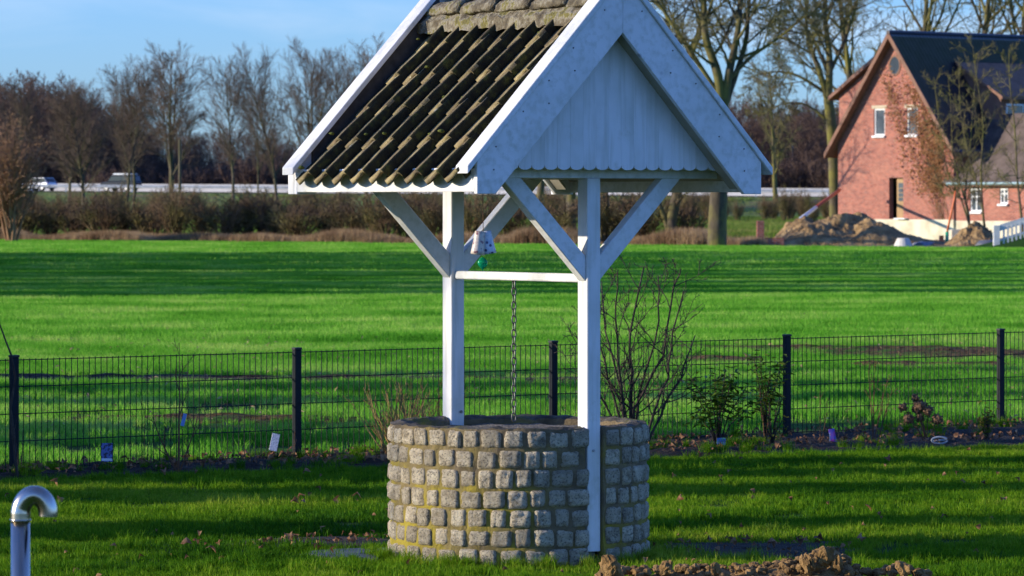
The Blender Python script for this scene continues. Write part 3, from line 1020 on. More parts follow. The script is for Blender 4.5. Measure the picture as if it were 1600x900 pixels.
zp = 12.0
px0 = at(32, 800, zp)
sc = zp / FPX
spout = empty('water_spout', (px0.x, zp, 0))
tag(spout, 'polished stainless steel standpipe bent over at its top in the grass', 'pipe')
rp = 15.3 * sc
b = MB(); b.tube([(0, 0, 0), (0, 0, px0.z - 6 * sc)], rp * .98, 40); b.build('pipe', M['inox'], spout, smooth=True)
pts, rad = [], []
cxr = 21.5 * sc
for k in range(29):
    a = PI - PI * 1.04 * k / 28
    pts.append((cxr + cxr * math.cos(a) * 1.0, -0.0, px0.z - 3 * sc + 29 * sc * math.sin(a)))
    rad.append(rp * 1.04 if k < 2 else rp)
pts = [(0, 0, px0.z - 12 * sc)] + pts
rad = [rp * 1.06] + rad
b = MB(); b.tube(pts, rad, 40, cap=False)
b.build('spout_bend', M['inox'], spout, smooth=True)
b = MB(); b.tube([(0, 0, px0.z - 14 * sc), (0, 0, px0.z - 11 * sc)], rp * 1.1, 40); b.build('collar', M['inox'], spout, smooth=True)

# loam heap along the bottom edge, thrown up in clods
def heap(name, cx, cy, rx, ry, hfun, mat, seed, nx=90, ny=36, amp=.5, base=-.01):
    vs = []
    for j in range(ny + 1):
        for i in range(nx + 1):
            u, v = -1 + 2 * i / nx, -1 + 2 * j / ny
            x, y = cx + rx * u, cy + ry * v
            e = max(0, 1 - v * v) * max(0, 1 - abs(u) ** 3)
            h = hfun(u) * e ** .8
            q = Vector((x, y, seed))
            s = (rx + ry) * .5
            nz = mnoise.fractal(q * (2.2 / s), .9, 2.2, 5) + .35 * mnoise.noise(q * (12 / s)) + .2 * mnoise.noise(q * (30 / s))
            z = base + h * (1 + amp * nz) - (.02 if e <= 0 else 0)
            vs.append((x, y, z))
    f = [(j * (nx + 1) + i, j * (nx + 1) + i + 1, (j + 1) * (nx + 1) + i + 1, (j + 1) * (nx + 1) + i) for j in range(ny) for i in range(nx)]
    return link(name, np_mesh(name, vs, f, mat, False))
def hl(u):
    # height profile from photo: heap top row by px 930..1450
    x = 940 + (u + 1) / 2 * 520
    prof = [(920, 897), (960, 892), (1030, 890), (1080, 888), (1150, 887), (1210, 884), (1260, 874), (1290, 862), (1320, 872), (1345, 892), (1370, 895), (1410, 883), (1440, 893), (1480, 902)]
    for (a, ya), (b_, yb) in zip(prof, prof[1:]):
        if a <= x <= b_:
            yy = ya + (yb - ya) * (x - a) / (b_ - a)
            return max(.02, EYE - (yy - HOR) / FPX * 20.2)
    return .05
hp = heap('loam_heap', (1200 - 800) / FPX * 20.2, 20.2, 260 / FPX * 20.2 * 1.02, .38, hl, M['clod'], 3, 150, 60, .30)
tag(hp, 'crumbly brown loam heap thrown up on the lawn beside the well', 'soil heap')
rc = random.Random(5)
clm = []
for i in range(6):
    b = MB(); lump(b, (0, 0, 0), 1.0, i * 3 + 1, .75, 12); clm.append(b.mesh('soil_clod', M['clod'], smooth=False))
b = MB()
for k in range(420):
    u = rc.uniform(-1, 1)
    x = (1200 + u * 262 - 800) / FPX * 20.1
    v = rc.gauss(0, .4)
    y = 20.2 + v * .38
    r = rc.choice([.008, .012, .018, .026])
    lump(b, (x, y, max(0, hl(u) * max(0, 1 - v * v)) + r * .1), r, k, .8, 5)
tag(b.build('crumb', M['clod'], hp), kind='stuff')
big = [(955, 886, .055), (1040, 888, .040), (1118, 890, .030), (1290, 869, .045), (1262, 880, .045), (1308, 880, .04), (1411, 889, .04)]
labs = ['loaf-shaped brown clod of loam lying beside the foot of the front post', 'broad brown loam clod between the loaf-shaped clod and the small one', 'small pale brown clod on the low middle of the loam heap',
        'ragged clod crowning the peak of the loam heap', 'brown clod just on the well side of the loam heap peak', 'brown clod on the slope beyond the loam heap peak', 'round clod at the end of the loam heap far from the well']
for i, (px, py, r) in enumerate(big):
    p = at(px, py, 20.0)
    o = link('soil_clod', clm[i % 6], None, p, (rc.uniform(0, 6), rc.uniform(0, 6), rc.uniform(0, 6)), (r * 1.15, r, r * .9))
    tag(o, labs[i], 'clod', 'clods of loam by the well')
# ------------------------------------------------------------------ fence
fence = empty('mesh_fence', (FA.x, FA.y, 0), math.atan2(FD.y, FD.x))
tag(fence, 'anthracite double-rod mesh fence between the garden lawn and the green field', 'fence')
PL = 2.45
b = MB(); b.bb(-.030, .030, -.022, .022, -.1, .845)
pm = b.mesh('post', M['fence'], bevel=.004)
b = MB(); b.bb(-.033, .033, -.025, .025, .845, .863); b2 = b.mesh('post_cap', M['cap'], bevel=.003)
b = MB(); b.bb(-.012, .012, .022, .032, .02, .83); b3 = b.mesh('clamp_rail', M['fence'], bevel=.002)
for i in range(-1, 6):
    p = link('post', pm, fence, (i * PL, 0, 0))
    link('post_cap', b2, p); link('clamp_rail', b3, p)
wv = MB(); wv.tube([(0, 0, 0.035), (0, 0, .835)], .0034, 5); wvm = wv.mesh('upright_wire', M['fence'])
hw = MB()
for z in (.05, .245, .44, .635, .825):
    for y in (-.0065, .0065): hw.tube([(-PL / 2 + .02, y, z), (PL / 2 - .02, y, z)], .0034, 5)
hwm = hw.mesh('fence_panel', M['fence'])
cnt = 0
for i in range(-1, 5):
    pn = link('fence_panel', hwm, fence, ((i + .5) * PL, .034, 0))
    for k in range(48):
        link('upright_wire', wvm, pn, (-PL / 2 + .05 + k * .05, 0, 0)); cnt += 1

# ------------------------------------------------------------------ blades, patches and scattering
def blades_mesh(name, n, size, hmin, hmax, w, mat, seed, lean=.5, segs=2, bunch=0.0):
    g_ = np.random.default_rng(seed)
    if bunch > 0:
        nb = max(1, n // 12)
        cx = g_.uniform(-size / 2, size / 2, (nb, 2))
        base = cx[g_.integers(0, nb, n)] + g_.normal(0, bunch, (n, 2))
    else:
        base = g_.uniform(-size / 2, size / 2, (n, 2))
    h = g_.uniform(hmin, hmax, n)
    az = g_.uniform(0, 2 * np.pi, n)
    le = np.abs(g_.normal(0, lean, n))
    dx, dy = np.cos(az), np.sin(az)
    fa = g_.uniform(0, 2 * np.pi, n)
    wx, wy = np.cos(fa) * w / 2, np.sin(fa) * w / 2
    wv_ = g_.uniform(.6, 1.3, n)
    wx *= wv_; wy *= wv_
    vs = []
    for t, ws in ((0, 1.0), (.5, .85), (1.0, 0.0)):
        off = h * le * t * t
        z = h * t * (1 - .25 * le * t)
        px = base[:, 0] + dx * off; py = base[:, 1] + dy * off
        if ws > 0:
            vs.append(np.stack([px - wx * ws, py - wy * ws, z], 1)); vs.append(np.stack([px + wx * ws, py + wy * ws, z], 1))
        else:
            vs.append(np.stack([px, py, z], 1))
    V = np.stack(vs, 1).reshape(-1, 3)
    k = np.arange(n) * 5
    F = np.concatenate([np.stack([k, k + 1, k + 3], 1), np.stack([k, k + 3, k + 2], 1), np.stack([k + 2, k + 3, k + 4], 1)])
    return np_mesh(name, V, F, mat)

PROTO = bpy.data.collections.new('prototypes')      # never linked: only the source of scattered patches
def proto(name, me):
    o = bpy.data.objects.new(name, me)
    return o
def scatter(name, pts, rotz, scl, protos, mat=None, tilt=None, idx=None):
    """one object whose points carry instanced patches"""
    n = len(pts)
    me = bpy.data.meshes.new(name)
    me.vertices.add(n)
    me.vertices.foreach_set('co', np.asarray(pts, dtype=np.float32).ravel())
    rot = np.zeros((n, 3), dtype=np.float32); rot[:, 2] = rotz
    if tilt is not None: rot[:, 0:2] = tilt
    a = me.attributes.new('rot', 'FLOAT_VECTOR', 'POINT'); a.data.foreach_set('vector', rot.ravel())
    sc_ = np.asarray(scl, dtype=np.float32)
    if sc_.ndim == 1: sc_ = np.stack([sc_] * 3, 1)
    a = me.attributes.new('scl', 'FLOAT_VECTOR', 'POINT'); a.data.foreach_set('vector', sc_.ravel())
    if idx is None: idx = rng.integers(0, len(protos), n)
    a = me.attributes.new('idx', 'INT', 'POINT'); a.data.foreach_set('value', np.asarray(idx, dtype=np.int32))
    me.update()
    o = link(name, me)
    c = bpy.data.collections.new(name + '_sources')
    for p in protos: c.objects.link(p)
    ng = bpy.data.node_groups.new(name + '_scatter', 'GeometryNodeTree')
    ng.interface.new_socket('Geometry', in_out='INPUT', socket_type='NodeSocketGeometry')
    ng.interface.new_socket('Geometry', in_out='OUTPUT', socket_type='NodeSocketGeometry')
    N_, L_ = ng.nodes, ng.links
    gi, go = N_.new('NodeGroupInput'), N_.new('NodeGroupOutput')
    ci = N_.new('GeometryNodeCollectionInfo')
    ci.inputs['Collection'].default_value = c
    ci.inputs['Separate Children'].default_value = True
    ci.inputs['Reset Children'].default_value = True
    ip = N_.new('GeometryNodeInstanceOnPoints')
    ip.inputs['Pick Instance'].default_value = True
    def attr(nm, ty):
        x = N_.new('GeometryNodeInputNamedAttribute'); x.data_type = ty; x.inputs['Name'].default_value = nm
        return [s for s in x.outputs if s.enabled and s.name == 'Attribute'][0]
    L_.new(gi.outputs[0], ip.inputs['Points'])
    L_.new(ci.outputs[0], ip.inputs['Instance'])
    L_.new(attr('idx', 'INT'), ip.inputs['Instance Index'])
    e = N_.new('FunctionNodeEulerToRotation')
    L_.new(attr('rot', 'FLOAT_VECTOR'), e.inputs[0])
    L_.new(e.outputs[0], ip.inputs['Rotation'])
    L_.new(attr('scl', 'FLOAT_VECTOR'), ip.inputs['Scale'])
    L_.new(ip.outputs[0], go.inputs[0])
    md = o.modifiers.new('scatter', 'NODES'); md.node_group = ng
    tag(o, kind='stuff')
    return o

def not_bare(P, grow=1.0):
    k = np.ones(len(P), dtype=bool)
    for (cx, cy, rx, ry) in BARE:
        d = ((P[:, 0] - cx) / (rx * grow)) ** 2 + ((P[:, 1] - cy) / (ry * grow)) ** 2
        jitter = rng.uniform(.35, 1.25, len(P))
        k &= d > jitter
    return k
def fbm(P, s, seed):
    return np.array([mnoise.fractal(Vector((p[0] * s, p[1] * s, seed)), 1.0, 2.0, 3) for p in P])

# lawn: patches of fine blades
lp = [proto('lawn_tuft', blades_mesh('lawn_tuft', 150, .26, .022, .050, .0042, M['lawn'], 10 + i, .45)) for i in range(4)]
lp += [proto('lawn_tuft', blades_mesh('lawn_tuft', 90, .20, .04, .085, .0048, M['lawn'], 20 + i, .55, bunch=.018)) for i in range(2)]
N = 11500
P = np.stack([rng.uniform(-7.0, 7.2, N), rng.uniform(19.3, 33.6, N), np.full(N, .004)], 1)
k = P[:, 1] < 28.55 + (P[:, 0] + 3.6) * (4.0 / 7.7)
k &= ((P[:, 0] - WX) ** 2 + (P[:, 1] - WY) ** 2) > .80 ** 2
k &= not_bare(P)
P = P[k]
idx = np.where(rng.uniform(0, 1, len(P)) < .82, rng.integers(0, 4, len(P)), rng.integers(4, 6, len(P)))
o = scatter('lawn_grass', P, rng.uniform(0, 6.28, len(P)), rng.uniform(.75, 1.15, len(P)) * (1 + .25 * fbm(P, .8, 2)), lp, idx=idx)
tag(o, 'short mown green lawn grass growing round the well and up to the bed', 'grass')
# long tufts at the foot of the well and beside the slab
tp = [proto('grass_tuft', blades_mesh('grass_tuft', 70, .10, .06, .14, .0055, M['lawn'], 30 + i, .6, bunch=.02)) for i in range(3)]
Q = []
for k_ in range(70):
    a = rng.uniform(np.pi * .95, np.pi * 2.05); r = rng.uniform(.745, .83)
    Q.append((WX + r * math.cos(a), WY + r * math.sin(a), 0))
for k_ in range(26): Q.append((-1.45 + rng.normal(0, .13), 22.2 + rng.normal(0, .30), 0))
for k_ in range(60): Q.append((rng.uniform(.9, 2.6), 21.2 + rng.normal(0, .45), 0))
for k_ in range(30): Q.append((rng.uniform(-2.8, -.8), 21.6 + rng.normal(0, .6), 0))
for k_ in range(330):
    x_ = rng.uniform(-4.5, 5); y_ = rng.uniform(20, lawn_edge(x_) - .1)
    if (x_ - WX) ** 2 + (y_ - WY) ** 2 > .8 and mnoise.noise(Vector((x_ * 1.1, y_ * .9, 3))) > .05: Q.append((x_, y_, 0))
Q = np.array(Q)
o = scatter('grass_tufts', Q, rng.uniform(0, 6.28, len(Q)), rng.uniform(.35, .85, len(Q)), tp)
tag(o, 'longer grass tufts left unmown round the foot of the stone well', 'grass')

wd = []
for _ in range(420):
    x = rng.uniform(-4.8, 5.4); y0 = lawn_edge(x); y1 = fence_y(x) + .3
    t_ = rng.uniform(0, 1) ** 1.0
    if mnoise.noise(Vector((x * 1.4, t_ * 2, 7))) > -.05: wd.append((x, y0 + (y1 - y0) * t_, .03))
wd = np.array(wd)
o = scatter('bed_weeds', wd, rng.uniform(0, 6.28, len(wd)), rng.uniform(.35, .9, len(wd)), tp)
tag(o, 'grass and weeds creeping into the planting bed along the fence', 'weeds')

# field crop: young cereal in dense tufts, coarser patches farther off
def field_pts(n, y0, y1, wk, margin):
    u = rng.uniform(0, 1, n)
    y = np.sqrt(y0 ** 2 + u * (y1 ** 2 - y0 ** 2))
    x = rng.uniform(-1, 1, n) * (y * wk + margin)
    return np.stack([x, y, np.zeros(n)], 1)
cp1 = [proto('crop_tuft', blades_mesh('crop_tuft', 110, .34, .05, .115, .0062, M['crop'], 40 + i, .5, bunch=.022)) for i in range(5)]
P = field_pts(14000, 29.5, 58, .18, 1.5)
k = P[:, 1] > fence_y(0) + (P[:, 0]) * FD.y / FD.x + .35
k &= not_bare(P)
nz = fbm(P, .55, 5)
thin = np.clip((48 - P[:, 1]) / 12, 0, 1)
k &= (nz + rng.uniform(-.5, .5, len(P))) > (-.62 + thin * .62)
P = P[k]
o = scatter('field_crop', P, rng.uniform(0, 6.28, len(P)), rng.uniform(.7, 1.2, len(P)), cp1)
tag(o, 'patchy young green cereal growing just beyond the mesh fence', 'crop')
cp2 = [proto('crop_patch', blades_mesh('crop_patch', 260, 1.3, .07, .14, .011, M['crop'], 50 + i, .45, bunch=.05)) for i in range(5)]
P = field_pts(13000, 56, 112, .18, 3)
o = scatter('field_crop', P, rng.uniform(0, 6.28, len(P)), rng.uniform(.8, 1.2, len(P)), cp2)
tag(o, 'dense young green cereal covering the middle of the open field', 'crop')
cp3 = [proto('crop_patch_far', blades_mesh('crop_patch_far', 260, 3.0, .09, .17, .024, M['crop'], 60 + i, .4, bunch=.10)) for i in range(4)]
P = field_pts(10500, 108, 200, .19, 4)
edge = 191 - (P[:, 0] + 24) * (33 / 46.0)
P = P[P[:, 1] < np.clip(edge, 150, 205) - 1]
o = scatter('field_crop', P, rng.uniform(0, 6.28, len(P)), rng.uniform(.8, 1.2, len(P)), cp3)
tag(o, 'bright green cereal at the far end of the field before the hedge', 'crop')

# ------------------------------------------------------------------ fallen leaves
def leaf_mesh(name, L, Wd, curl, mat, seed):
    r_ = random.Random(seed)
    pts = [(0, 0), (.25, .35), (.5, .5), (.75, .35), (1, 0)]
    vs, fs = [], []
    for i, (t, w) in enumerate(pts):
        z = curl * L * (math.sin(t * PI) * .5 + r_.uniform(-.1, .2))
        ww = w * Wd * r_.uniform(.8, 1.2)
        vs += [(t * L - L / 2, -ww, z + curl * ww * .9), (t * L - L / 2, 0, z), (t * L - L / 2, ww, z + curl * ww * r_.uniform(.3, 1.2))]
    for i in range(4):
        for j in range(2):
            a = i * 3 + j
            fs.append((a, a + 1, a + 4, a + 3))
    b = MB(); b.add(vs, fs)
    return b.mesh(name, mat, smooth=True)
lfp = [proto('dry_leaf', leaf_mesh('dry_leaf', .052, .034, .7, M['leafdry'], i)) for i in range(5)]
N = 300
P = np.stack([rng.uniform(-4.4, 5, N), rng.uniform(19.5, 33, N), np.full(N, .045)], 1)
P = P[(P[:, 1] < lawn_edge(0) + (P[:, 0]) * 4.0 / 7.7)]
N = 1300
x = rng.uniform(-4.6, 5.2, N)
t = rng.uniform(0, 1, N)
y = 28.7 + (x + 3.6) * .5195 + t * (29.2 + (x + 3.55) * .774 + .4 - 28.7 - (x + 3.6) * .5195)
B_ = np.stack([x, y, np.full(N, .06)], 1)
C_ = np.stack([rng.normal(1.35, .35, 60), rng.normal(22.9, .4, 60), np.full(60, .03)], 1)
D_ = np.stack([rng.normal(-1.05, .35, 60), rng.normal(23.4, .25, 60), np.full(60, .03)], 1)
E_ = np.stack([rng.normal(-.75, .25, 60), rng.normal(30.6, .35, 60), np.full(60, .09)], 1)
P = np.concatenate([P, B_, C_, D_, E_])
P = P[((P[:, 0] - WX) ** 2 + (P[:, 1] - WY) ** 2) > .82 ** 2]
o = scatter('fallen_leaves', P, rng.uniform(0, 6.28, len(P)), np.where(rng.uniform(0, 1, len(P)) < .12, 1.3, rng.uniform(.35, .95, len(P))), lfp, tilt=rng.normal(0, .6, (len(P), 2)))
tag(o, 'dry brown leaves scattered over lawn and planting bed', 'leaves')
P = field_pts(3200, 33, 95, .13, .5); P[:, 2] = .06
lfp2 = [proto('straw_bit', leaf_mesh('straw_bit', .085, .022, .4, M['straw'], 70 + i)) for i in range(3)]
o = scatter('crop_stubble', P, rng.uniform(0, 6.28, len(P)), rng.uniform(.4, 1.1, len(P)), lfp2, tilt=rng.normal(0, .5, (len(P), 2)))
tag(o, 'pale bits of old maize stubble lying among the green crop', 'stubble')
# ------------------------------------------------------------------ bare trees and shrubs
def rot_about(v, axis, a): return Matrix.Rotation(a, 3, axis) @ v
class Grower:
    def __init__(s, seed, **k):
        s.r = random.Random(seed)
        s.a, s.b = MB(), MB()
        s.P = dict(levels=4, nchild=(12, 8, 6, 4), ang=(42, 42, 38, 36), ratio=(.46, .50, .52, .5), segs=(9, 6, 5, 3, 2), wob=(.05, .10, .16, .22, .25),
                   trop=(.02, .06, .05, .03, .02), rr=(.36, .45, .5, .55), start=(.30, .22, .2, .15), minr=.012, thick=1, sides=(9, 6, 4, 3, 3))
        s.P.update(k)
    def branch(s, p, d, L, r, lev):
        P, R_ = s.P, s.r
        n = P['segs'][lev]
        pts, rad = [p.copy()], [r]
        d = d.normalized()
        dirs = [d.copy()]
        for i in range(n):
            d = d + Vector((R_.gauss(0, 1), R_.gauss(0, 1), R_.gauss(0, 1))) * P['wob'][lev] + Vector((0, 0, P['trop'][lev]))
            d.normalize()
            p = p + d * (L / n)
            pts.append(p.copy()); dirs.append(d.copy())
            t = (i + 1) / n
            tip = .16 if lev == 0 else .30
            rad.append(max(P['minr'] * .7, r * (1 - t) + r * tip * t))
        (s.a if lev <= P['thick'] else s.b).tube(pts, rad, P['sides'][lev], cap=False)
        if lev >= P['levels']: return
        m = P['nchild'][lev]
        t0 = P['start'][lev]
        az0 = R_.uniform(0, 6.28)
        for k in range(m):
            t = t0 + (1 - t0) * ((k + R_.uniform(.1, .9)) / m)
            i = min(n - 1, int(t * n)); f = t * n - i
            q = pts[i].lerp(pts[i + 1], f)
            dd = dirs[i + 1]
            o = dd.orthogonal().normalized()
            ax = rot_about(o, dd, az0 + k * 2.4 + R_.uniform(-.5, .5))
            ang = R(P['ang'][lev]) * R_.uniform(.7, 1.25)
            cd = rot_about(dd, ax, ang)
            shape = (1.0 - .55 * (t - t0) / (1 - t0)) if lev == 0 else (1.0 - .45 * t)
            if lev == 0 and P.get('dome'): shape *= min(1, .45 + (t - t0) * 2.0)
            cl = L * P['ratio'][lev] * shape * R_.uniform(.75, 1.2)
            crd = max(P['minr'], min((rad[i] * (1 - f) + rad[i + 1] * f) * .85, r * P['rr'][lev] * (1.1 - .6 * t)))
            s.branch(q, cd, cl, crd, lev + 1)
    def meshes(s, bm_, tm):
        return s.a.mesh('trunk', bm_, smooth=True), s.b.mesh('crown', tm, smooth=False)

def tree_mesh(seed, H, r, bm_, tm, **k):
    g_ = Grower(seed, **k)
    g_.branch(Vector((0, 0, -.2)), Vector((g_.r.uniform(-.03, .03), g_.r.uniform(-.03, .03), 1)), H, r, 0)
    return g_.meshes(bm_, tm)

def forked(seed, paths, bm_, tm, **k):
    """explicit leaders [(points, r0, r1)], side branches grown off them"""
    g_ = Grower(seed, **k)
    P_ = g_.P
    for (pts, r0, r1, nb, bl) in paths:
        pts = [Vector(p) for p in pts]
        # smooth the polyline
        sm = []
        for i in range(len(pts) - 1):
            a = pts[max(i - 1, 0)]; b = pts[i]; c = pts[i + 1]; d = pts[min(i + 2, len(pts) - 1)]
            for j in range(4):
                t = j / 4
                sm.append(.5 * ((2 * b) + (c - a) * t + (2 * a - 5 * b + 4 * c - d) * t * t + (3 * b - a - 3 * c + d) * t ** 3))
        sm.append(pts[-1])
        n = len(sm)
        rad = [r0 + (r1 - r0) * (i / (n - 1)) ** .8 for i in range(n)]
        g_.a.tube(sm, rad, 9, cap=False)
        az = g_.r.uniform(0, 6)
        for kk in range(nb):
            t = .22 + .76 * (kk + g_.r.random()) / nb
            i = min(n - 2, int(t * (n - 1)))
            q = sm[i]; dd = (sm[i + 1] - sm[i]).normalized()
            ax = rot_about(dd.orthogonal().normalized(), dd, az + kk * 2.4)
            cd = rot_about(dd, ax, R(g_.r.uniform(35, 70)))
            g_.branch(q, cd, bl * g_.r.uniform(.6, 1.2) * (1.15 - .5 * t), min(rad[i] * .6, r0 * .3), 1)
    return g_.meshes(bm_, tm)

def put_tree(ms, loc, sc=1.0, rz=0.0, name='bare_tree', label=None, group=None, sx=1.0, cat='tree'):
    t = empty(name, loc, rz)
    t.scale = (sc * sx, sc * sx, sc)
    link('trunk', ms[0], t); link('crown', ms[1], t)
    return tag(t, label, cat, group)

# prototypes (12 m high at scale 1)
WB = (.05, .07, .07, .08, .08)
TA = [tree_mesh(101, 12, .17, M['bark'], M['twig'], levels=3, nchild=(30, 12, 9, 6), ratio=(.50, .48, .55, .5), ang=(36, 36, 34, 32), dome=True, start=(.28, .15, .12, .1), minr=.011, wob=WB),
      tree_mesh(102, 12, .15, M['bark'], M['twig'], levels=3, nchild=(28, 12, 9, 6), ratio=(.46, .48, .55, .5), ang=(34, 36, 34, 32), dome=True, start=(.34, .15, .12, .1), minr=.011, wob=WB),
      tree_mesh(103, 12, .14, M['bark'], M['twig'], levels=3, nchild=(28, 12, 9, 6), ratio=(.44, .48, .55, .5), ang=(36, 36, 34, 32), start=(.36, .15, .12, .1), minr=.011, wob=WB)]
# wide dome tree with several leaders and the dense round shrub-tree
g_wide = forked(110, [([(0, 0, -.2), (.0, 0, 2.0), (.03, 0, 4.2)], .24, .17, 0, 1), ([(.03, 0, 4.1), (-.4, .1, 6.5), (-1.0, .3, 9.0), (-1.3, .3, 11.6)], .13, .03, 13, 3.6), ([(.03, 0, 4.2), (.25, -.1, 7), (.2, -.1, 9.6), (.5, 0, 12)], .14, .03, 14, 3.6),
    ([(.03, 0, 3.9), (.9, -.2, 6.0), (1.9, -.2, 8.4), (2.5, 0, 10.4)], .11, .025, 12, 3.0), ([(.03, 0, 3.6), (-1.0, -.3, 5.4), (-2.2, -.5, 7.6), (-2.9, -.5, 9.4)], .11, .025, 12, 2.8), ([(0.0, 0, 3.3), (.8, .8, 5.0), (1.6, 1.8, 8)], .09, .025, 9, 2.6)],
    M['bark'], M['twig'], levels=3, nchild=(10, 13, 10, 6), ratio=(.5, .52, .55, .5), ang=(40, 36, 34, 32), minr=.011, wob=WB, trop=(.02, .05, .04, .03, .02))
T_dense = tree_mesh(120, 10, .16, M['bark'], M['twig'], nchild=(40, 10, 8, 5), ratio=(.42, .46, .5, .5), ang=(48, 38, 36, 34), start=(.26, .15, .15, .1), minr=.008, segs=(8, 6, 4, 2, 2))

# trees on this side of the motorway: (px of trunk, px row of the base, crown top row, depth, proto, width factor, label)
BT = [
 (30, 340, 118, 420, TA[1], 1.1, 'loose bare tree at the frame edge behind the reddish many-stemmed bush'),
 (132, 352, 128, 330, T_dense, 1.15, 'dense dark twiggy tree with a rounded crown next to the silver estate car'),
 (104, 345, 118, 430, TA[0], 1.1, 'slender bare tree just behind the dense dark twiggy tree'),
 (194, 345, 92, 400, TA[0], 1.0, 'bare tree whose thin trunk passes before the bonnet of the dark van'),
 (208, 345, 84, 405, TA[2], 1.2, 'bare tree whose thin trunk passes before the rear of the dark van'),
 (268, 348, 57, 360, g_wide, 1.0, 'broad domed bare tree, the widest by the motorway, beside the pole'),
 (366, 344, 82, 385, TA[1], 1.05, 'tall bare tree of open crown between the pole and the well roof'),
 (400, 340, 120, 430, TA[2], .8, 'thin small bare tree between two taller ones near the roof tip'),
 (434, 344, 62, 390, TA[0], .9, 'tall upright bare tree just before the tip of the white verge board'),
 (486, 342, 52, 400, g_wide, .8, 'tall bare tree partly hidden by the tip of the well roof'),
 (532, 342, 70, 430, TA[1], .95, 'bare tree peeping over the white verge of the tiled roof'),
 (572, 344, 48, 395, TA[2], 1.2, 'fine-twigged bare tree rising behind the upper white verge board'),
]
for i, (px, pb_, pt, z, ms, wf, lab) in enumerate(BT):
    b0 = at(px, 0, z); b0.z = 0
    top = EYE + (HOR - pt) / FPX * z
    H0 = max(v.co.z for v in ms[1].vertices)
    s = top / H0
    put_tree(ms, b0, s, rnd.uniform(0, 6.28), 'bare_tree', lab, 'bare trees along the motorway bank', wf)

# many-stemmed bushes of the hedge at the far end of the field
def bush_mesh(seed, n, H, spread, mat, minr=.012, nsub=7, lev=2, r=.035):
    g_ = Grower(seed, levels=lev, nchild=(nsub, 5, 4, 3), ratio=(.42, .5, .5, .5), ang=(26, 34, 36, 36), segs=(5, 4, 3, 2, 2), wob=(.06, .12, .18, .2, .2), minr=minr, thick=0, start=(.2, .2, .2, .2), sides=(5, 3, 3, 3, 3), rr=(.6, .6, .6, .6))
    for k in range(n):
        a = g_.r.uniform(0, 6.28); rr_ = g_.r.uniform(.05, .45) * spread * .35
        p = Vector((math.cos(a) * rr_, math.sin(a) * rr_, -.1))
        lean = g_.r.uniform(.05, .55) * spread * .55
        d = Vector((math.cos(a) * lean, math.sin(a) * lean, 1))
        g_.branch(p, d, H * g_.r.uniform(.65, 1.05), r * g_.r.uniform(.6, 1.2), 0)
    return g_.a.mesh('stem', mat, smooth=True), g_.b.mesh('twigs', mat)
def field_edge(x): return float(np.clip(191 - (x + 24) * (33 / 46.0), 150, 205))
HB = [bush_mesh(200 + i, 20, 2.5, 1.3, M['hedge'], .010, 10) for i in range(3)]
rb = random.Random(21)
anch = [(0, 'beyond the reddish many-stemmed bush'), (40, 'just past the stems of the reddish bush'), (78, 'below the silver estate car'), (118, 'under the dense dark twiggy tree'), (160, 'below the bonnet of the dark van'), (200, 'below the rear of the dark van'), (236, 'beside the broad domed tree'),
        (275, 'at the foot of the pole'), (318, 'between the pole and the open-crowned tree'), (356, 'under the open-crowned tree'), (392, 'between open-crowned tree and white verge tip'), (432, 'below the tip of the well roof'), (470, 'below the outer end of the white fascia'),
        (512, 'below the outer third of the white fascia'), (552, 'beneath the middle of the white fascia'), (596, 'beyond the outer end of the rear brace'), (640, 'inside the angle of rear brace and post'), (680, 'touching the sunny edge of the rear post'), (742, 'straight behind the hanging ornament'),
        (800, 'midway between the two white posts'), (862, 'behind the lower end of the front brace'), (950, 'touching the shaded edge of the front post'), (1000, 'under the outer brace of the front post'), (1075, 'between two mossy trunks')]
for i, (px, a_) in enumerate(anch):
    x = (px - 800) / FPX * 188
    y = field_edge(x) + 3.5 + rb.uniform(-1, 1.5)
    ms = HB[i % 3]
    t = empty('hedge_bush', ((px - 800) / FPX * y, y, 0), rb.uniform(0, 6))
    t.scale = (rb.uniform(1.2, 1.6),) * 2 + (rb.uniform(.68, .98),)
    link('stem', ms[0], t); link('twigs', ms[1], t)
    tag(t, 'bare brown hedge bush at the field end ' + a_, 'bush', 'bare hedge bushes at the end of the field')
# tall reddish bush at the frame edge
rm = bush_mesh(230, 22, 5.2, 1.0, M['twig_red'], .011, 12, 3, .06)
t = empty('reddish_bush', ((18 - 800) / FPX * 184, 184, 0)); link('stem', rm[0], t); link('twigs', rm[1], t)
tag(t, 'tall reddish many-stemmed bush standing at the frame edge below the silver car', 'bush')
t.scale = (1.05, 1.05, 1.0)

# pole
b = MB(); pz = 300
p0 = at(281, 0, pz); b.tube([(p0.x, pz, -.3), (p0.x, pz, EYE + (312 - 218) / FPX * pz)], [.13, .10], 8)
tag(b.build('wooden_pole', M['bark'], smooth=True), 'plain straight wooden pole beside the trunk of the broad domed tree', 'pole')

